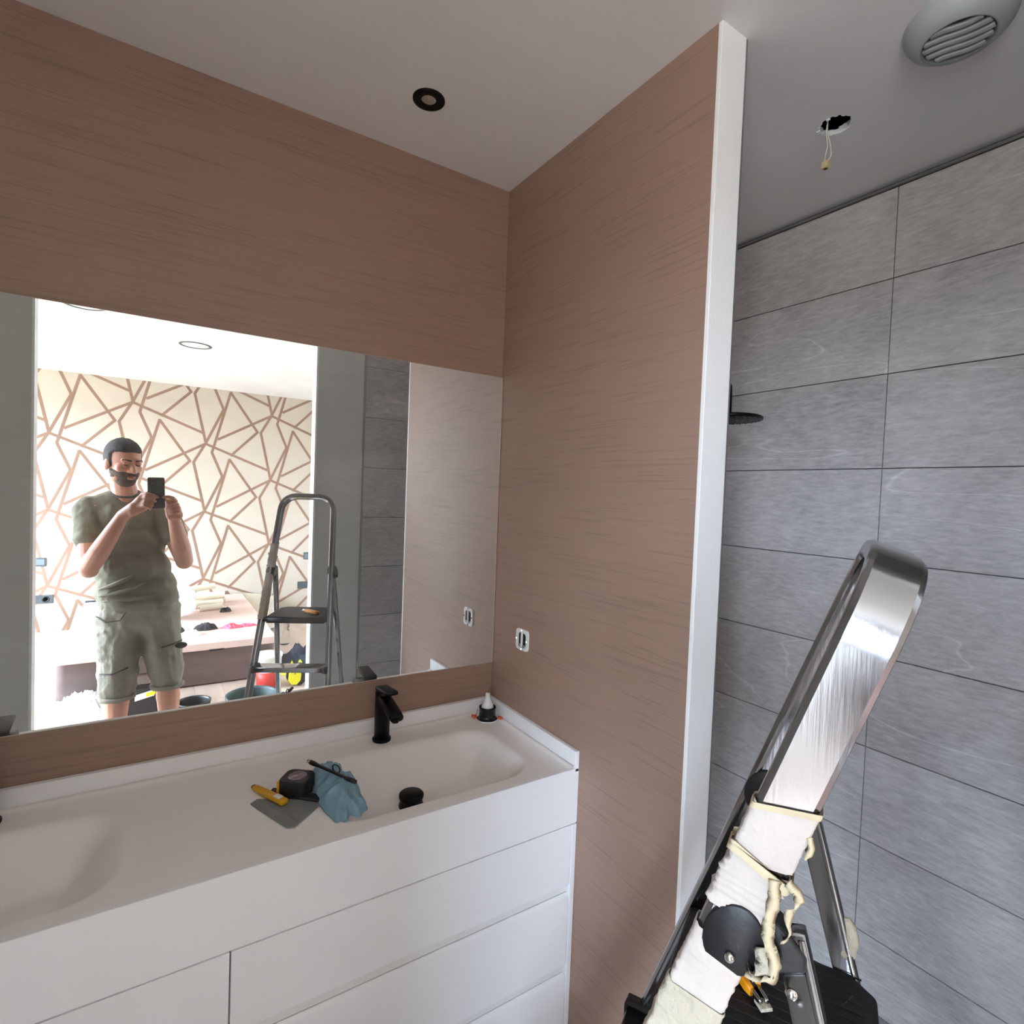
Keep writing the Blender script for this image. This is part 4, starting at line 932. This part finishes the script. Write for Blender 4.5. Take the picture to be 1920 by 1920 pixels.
# ------------------------------------------------------------------ the man taking the picture (stands in the doorway, phone just behind the lens)
man = thing('person', 'bearded man in olive T-shirt and khaki shorts photographing himself with phone', 'person', (-.04, -.38, 0))
bd = MB(); C = bd.capsule
HC = V((-.128, -.372, 1.690))
hr = Matrix.Rotation(math.radians(-29), 3, 'Z') @ Matrix.Rotation(math.radians(-12), 3, 'X')
def Hh(x, y, z): return HC + hr @ V((x, y, z))
bd.ball(Hh(0, -.012, .030), (.077, .097, .092), 18, 24, rot=hr)
bd.ball(Hh(0, .018, -.030), (.064, .074, .088), 18, 24, rot=hr)
bd.ball(Hh(0, .040, -.082), (.047, .046, .040), 14, 18, rot=hr)
for s_ in (-1, 1):
    bd.ball(Hh(.040 * s_, .058, -.022), (.026, .022, .024), rot=hr)
    bd.ball(Hh(.045 * s_, .020, -.070), (.022, .040, .030), rot=hr)
    bd.ball(Hh(.079 * s_, -.004, -.016), (.010, .019, .033), rot=hr @ Matrix.Rotation(.35 * s_, 3, 'Z'))
    bd.ball(Hh(.030 * s_, .078, .022), (.026, .014, .010), rot=hr)
    bd.ball(Hh(.013 * s_, .098, -.032), (.010, .011, .008), rot=hr)
C(Hh(0, .084, .012), Hh(0, .108, -.028), .009, .013)
bd.ball(Hh(0, .086, -.058), (.026, .013, .007), rot=hr); bd.ball(Hh(0, .084, -.069), (.022, .013, .007), rot=hr)
C((-.118, -.392, 1.50), Hh(0, -.02, -.055), .062, .056)
C((-.18, -.40, 1.470), (-.06, -.40, 1.470), .045, .045)
C((-.075, -.39, 1.30), (-.05, -.37, 1.0), .13, .13, flat=((0, 1, 0), .75))
# arms: his left arm is at -x, his right arm at +x
ShL, ElL, WrL = V((-.278, -.395, 1.432)), V((-.262, -.235, 1.140)), V((-.118, -.098, 1.418))
ShR, ElR, WrR = V((.055, -.395, 1.440)), V((.158, -.270, 1.165)), V((.100, -.098, 1.408))
for Sh, El, Wr in ((ShL, ElL, WrL), (ShR, ElR, WrR)):
    C(Sh, El, .056, .045); fm = El.lerp(Wr, .32); C(El, fm, .044, .047); C(fm, Wr, .047, .029, flat=((0, 1, 0), .92))
    bd.ball(El + V((0, -.004, -.010)), (.043, .043, .040))
    C(Sh.lerp(V((-.11, -.40, 1.45)), .35), Sh, .065, .058)
# legs
for hp, kn_, an in ((V((-.130, -.375, .90)), V((-.142, -.345, .505)), V((-.150, -.395, .085))), (V((.035, -.375, .90)), V((.090, -.340, .505)), V((.108, -.390, .085)))):
    C(hp, kn_, .085, .058); C(kn_, kn_.lerp(an, .3) + V((0, -.018, 0)), .054, .060); C(kn_.lerp(an, .3) + V((0, -.018, 0)), an, .058, .036)
    C(an, an + V((0, .10, -.045)), .036, .032, flat=((0, 0, 1), .8)); C(an, an + V((0, -.04, -.035)), .034, .032)
    bd.ball(kn_ + V((0, .012, .01)), (.050, .045, .055))
# hands
def finger(pts, r0, r1):
    for i in range(len(pts) - 1):
        ra = r0 + (r1 - r0) * i / (len(pts) - 1); rb_ = r0 + (r1 - r0) * (i + 1) / (len(pts) - 1); C(pts[i], pts[i + 1], ra, rb_, n=10)
# phone lies in y[-.018,-.009], x[-.018,.058], z[1.458,1.612]
# left hand (from -x): palm beside / behind the phone's lower left, fingers lie across its back towards +x
C(WrL, V((-.068, -.050, 1.462)), .030, .030, flat=((.3, 1, 0), .72)); C(V((-.085, -.070, 1.440)), V((-.040, -.034, 1.500)), .029, .026, flat=((.3, 1, 0), .75)); C(V((-.075, -.058, 1.445)), V((-.034, -.032, 1.470)), .028, .026, flat=((.3, 1, 0), .8))
for i, (dz, rr_) in enumerate(((.032, .0095), (.012, .0098), (-.009, .0094), (-.028, .0084))):
    k0 = V((-.040 - .004 * i, -.028, 1.495 + dz)); finger([k0, k0 + V((.022, .024, .006)), k0 + V((.048, .030, -.002)), k0 + V((.066 - .006 * i, .025, -.012))], rr_, rr_ * .80)
finger([V((-.062, -.060, 1.478)), V((-.040, -.052, 1.515)), V((-.014, -.038, 1.535)), V((.006, -.030, 1.540))], .0125, .0095)
# right hand (from +x): half fist holding the lower right corner, index and thumb on the phone
C(WrR, V((.100, -.052, 1.455)), .030, .031, flat=((0, 1, 0), .75)); C(V((.112, -.060, 1.425)), V((.082, -.036, 1.485)), .028, .028, flat=((0, 1, 0), .8)); C(V((.088, -.058, 1.425)), V((.080, -.036, 1.470)), .027, .026, flat=((0, 1, 0), .8))
for i, (dz, rr_) in enumerate(((.026, .0096), (.006, .0098), (-.014, .0094), (-.032, .0086))):
    k0 = V((.106 + .004 * i, -.030, 1.470 + dz)); 
    if i == 0: finger([k0, k0 + V((-.014, .022, .018)), k0 + V((-.038, .030, .024)), k0 + V((-.056, .024, .020))], rr_, rr_ * .82)
    else: finger([k0, k0 + V((.002, .030, .006)), k0 + V((-.022, .040, .0)), k0 + V((-.040, .024, -.006))], rr_, rr_ * .85)
finger([V((.086, -.055, 1.462)), V((.070, -.046, 1.492)), V((.052, -.036, 1.506)), V((.040, -.030, 1.512))], .0125, .0095)
body = bd.build('body', M_SKIN, man, remesh=.0042, smit=3, loc=(-.04, -.38, 1.0))
# hair, beard and face
hb = MB(); vs = []; fs = []; nu, nv = 44, 30
def shell(inside, grow, m, name, rad, cen, nf=60., amp=.004):
    vs = []; idx = {}; fs = []
    for i in range(nv + 1):
        th = PI * i / nv
        for j in range(nu):
            ph = 2 * PI * j / nu; d = V((math.sin(th) * math.cos(ph), math.sin(th) * math.sin(ph), math.cos(th)))
            p = V(cen) + V((rad[0] * d.x, rad[1] * d.y, rad[2] * d.z)); nz_ = noise.noise(d * 9) * amp
            k_ = min(1, max(0, inside(p) / .012 + .5)); k_ = k_ * k_ * (3 - 2 * k_); g = -.008 + (grow + .008) * k_
            vs.append(Hh(*(p + d * (g + nz_))))
    for i in range(nv):
        for j in range(nu): k_ = (j + 1) % nu; fs.append((i * nu + j, (i + 1) * nu + j, (i + 1) * nu + k_, i * nu + k_))
    return MB().add(vs, fs).build(name, m, man, smooth=True)
shell(lambda p: max(p.z - .050 - max(0, p.y) * .24, min(.022 - p.y - max(0, -p.z) * .30, p.z + .055)), .0075, M_HAIR, 'hair', (.077, .097, .092), (0, -.012, .030))
shell(lambda p: min(-.030 - p.z - max(0, p.y) * .12, p.y + .012), .0030, M_BEARD, 'beard', (.066, .078, .090), (0, .018, -.031), amp=.002)
bm_ = MB().ball(Hh(0, .040, -.086), (.050, .050, .041), 14, 18, rot=hr).ball(Hh(.038, .022, -.068), (.030, .040, .030), rot=hr).ball(Hh(-.038, .022, -.068), (.030, .040, .030), rot=hr)
bm_.build('chin_beard', M_BEARD, man, remesh=.005, smit=2, disp=.004, dscale=.01)
MB().capsule(Hh(-.026, .092, -.0535), Hh(.026, .092, -.0535), .0055, .0055).capsule(Hh(-.022, .094, -.050), Hh(0, .100, -.047), .006, .006).capsule(Hh(.022, .094, -.050), Hh(0, .100, -.047), .006, .006).build('moustache', M_BEARD, man, smooth=True)
MB().ball(Hh(0, .0965, -.064), (.019, .008, .0055), rot=hr).build('lips', mat('lip_skin', (168, 98, 88), .5), man, smooth=True)
for s_ in (-1, 1):
    MB().ball(Hh(.031 * s_, .0835, .004), (.0135, .0065, .0075), rot=hr).build('eye', mat('eye_shadowed', (52, 38, 32), .4), man, smooth=True)
    MB().ball(Hh(.031 * s_, .0850, .009), (.0155, .0075, .0060), rot=hr).build('eyelid', M_SKIN, man, smooth=True)
    MB().capsule(Hh(.014 * s_, .094, .026), Hh(.048 * s_, .080, .028), .0048, .0032, flat=((0, 1, 0), .7)).build('eyebrow', M_HAIR, man, smooth=True)
# T-shirt
ts = MB(); C = ts.capsule
C((-.205, -.40, 1.452), (-.03, -.40, 1.455), .072, .072); C((-.25, -.398, 1.440), (.03, -.398, 1.446), .066, .066)
C((-.172, -.397, 1.478), (-.066, -.397, 1.478), .062, .062)
C((-.145, -.395, 1.37), (-.075, -.395, 1.37), .125, .125, flat=((0, 1, 0), .92)); C((-.150, -.385, 1.25), (-.045, -.385, 1.25), .122, .122, flat=((0, 1, 0), 1.0))
C((-.135, -.375, 1.12), (-.025, -.375, 1.12), .122, .122, flat=((0, 1, 0), 1.02)); C((-.125, -.372, 1.00), (-.0, -.372, 1.00), .126, .126, flat=((0, 1, 0), .98))
C((-.118, -.372, .955), (.018, -.372, .950), .122, .122, flat=((0, 1, 0), .98))
for Sh, El in ((ShL, ElL), (ShR, ElR)):
    mid = Sh.lerp(El, .50); C(Sh, mid, .070, .068)
shirt = ts.build('t_shirt', M_SHIRT, man, remesh=.0075, smit=6, disp=.030, dscale=.085, loc=(-.04, -.38, 1.2))
# creases of the shirt (thin folds across the belly)
fold = MB()
for (a, b, c) in (((-.225, -.285, .985), (-.13, -.238, 1.00), (-.02, -.235, 1.055)), ((-.225, -.290, 1.02), (-.15, -.240, 1.045), (-.07, -.238, 1.10)), ((-.21, -.29, .955), (-.10, -.240, .965), (.04, -.245, .985))):
    a, b, c = V(a), V(b), V(c); pts = [a * (1 - t) ** 2 + b * 2 * t * (1 - t) + c * t * t for t in [i / 12 for i in range(13)]]
    fold.tube(pts, .008, 10, radii=[.004 + .008 * math.sin(PI * i / 12) for i in range(13)])
fold.build('shirt_fold', M_SHIRT, man, smooth=True)
MB().lathe([(.0665, -.006), (.0715, -.003), (.0725, .004), (.0665, .006)], 40, (-.119, -.390, 1.524), axis=(0, .34, 1), cap=False).build('collar', mat('collar_olive', (74, 76, 64), .9), man, smooth=True)
# shorts
st = MB(); C = st.capsule
C((-.110, -.378, .94), (.022, -.378, .94), .118, .118, flat=((0, 1, 0), .95)); C((-.120, -.376, .86), (.028, -.376, .86), .125, .125, flat=((0, 1, 0), .98))
C((-.128, -.372, .80), (-.142, -.350, .47), .112, .086); C((.040, -.372, .80), (.088, -.345, .50), .112, .082)
# flat hems
sh_ = st.build('shorts', M_SHORTS, man, remesh=.0075, smit=4, disp=.030, dscale=.07, loc=(-.04, -.38, .75))
for c, r_, zz in (((-.142, -.350), .083, .425), ((.088, -.345), .080, .455)):
    MB().lathe([(r_ - .012, -.012), (r_ + .002, -.010), (r_ + .004, .006), (r_ - .002, .012), (r_ - .012, .010)], 36, (c[0], c[1], zz), cap=False).build('hem', M_SHORTS, man, smooth=True, disp=.008, dscale=.03)
pk = MB()
for pts in ([(-.235, -.315, .875), (-.19, -.262, .850), (-.13, -.248, .858), (-.105, -.246, .90)], [(-.215, -.30, .57), (-.16, -.255, .575), (-.09, -.262, .60)], [(.055, -.255, .690), (.11, -.258, .705), (.155, -.285, .715)]):
    MB().tube([V(p) for p in pts], .0035, 8).build('pocket_seam', M_SEAM, man, smooth=True)
MB().ball((.150, -.272, .690), (.030, .010, .018)).build('cargo_pocket', mat('dark_pocket', (70, 62, 54), .9), man, smooth=True)
for x_, y_ in ((-.150, -.345), (.108, -.340)):
    so_ = MB().ball((x_, y_ + .055, .045), (.050, .095, .042)).ball((x_, y_ - .055, .050), (.043, .060, .050)).box((x_ - .045, y_ - .11, .0), (x_ + .045, y_ + .14, .022))
    so_.build('shoe', mat('dark_work_shoe', (50, 46, 44), .7), man, remesh=.008, smit=3)
# phone in his hands
ph = thing('smartphone', 'dark smartphone held upright in both hands in front of his chin', 'phone', (.020, -.0135, 1.535))
oc = rrect(.0365, .077, .008, 5); ax_ = V((1, 0, .03)).normalized(); az_ = V((-.03, 0, 1)).normalized(); c0 = V((.020, 0, 1.537))
pb = MB(); n = len(oc); pb.add([c0 + ax_ * a + az_ * b + V((0, -.0185, 0)) for a, b in oc] + [c0 + ax_ * a + az_ * b + V((0, -.0105, 0)) for a, b in oc], [tuple(range(n)), tuple(range(n, 2 * n))] + [(i, (i + 1) % n, n + (i + 1) % n, n + i) for i in range(n)])
pb.build('phone_body', M_PHONE, ph, bevel=.0015)
for dx, dz in ((-.020, .062), (-.004, .062), (-.020, .046)):
    MB().lathe([(.0062, 0), (.0062, .0012), (.0048, .0014), (.001, .0010)], 24, c0 + ax_ * dx + az_ * dz + V((0, -.0105, 0)), axis=(0, 1, 0)).build('camera_lens', M_BGLOSS, ph, smooth=True)
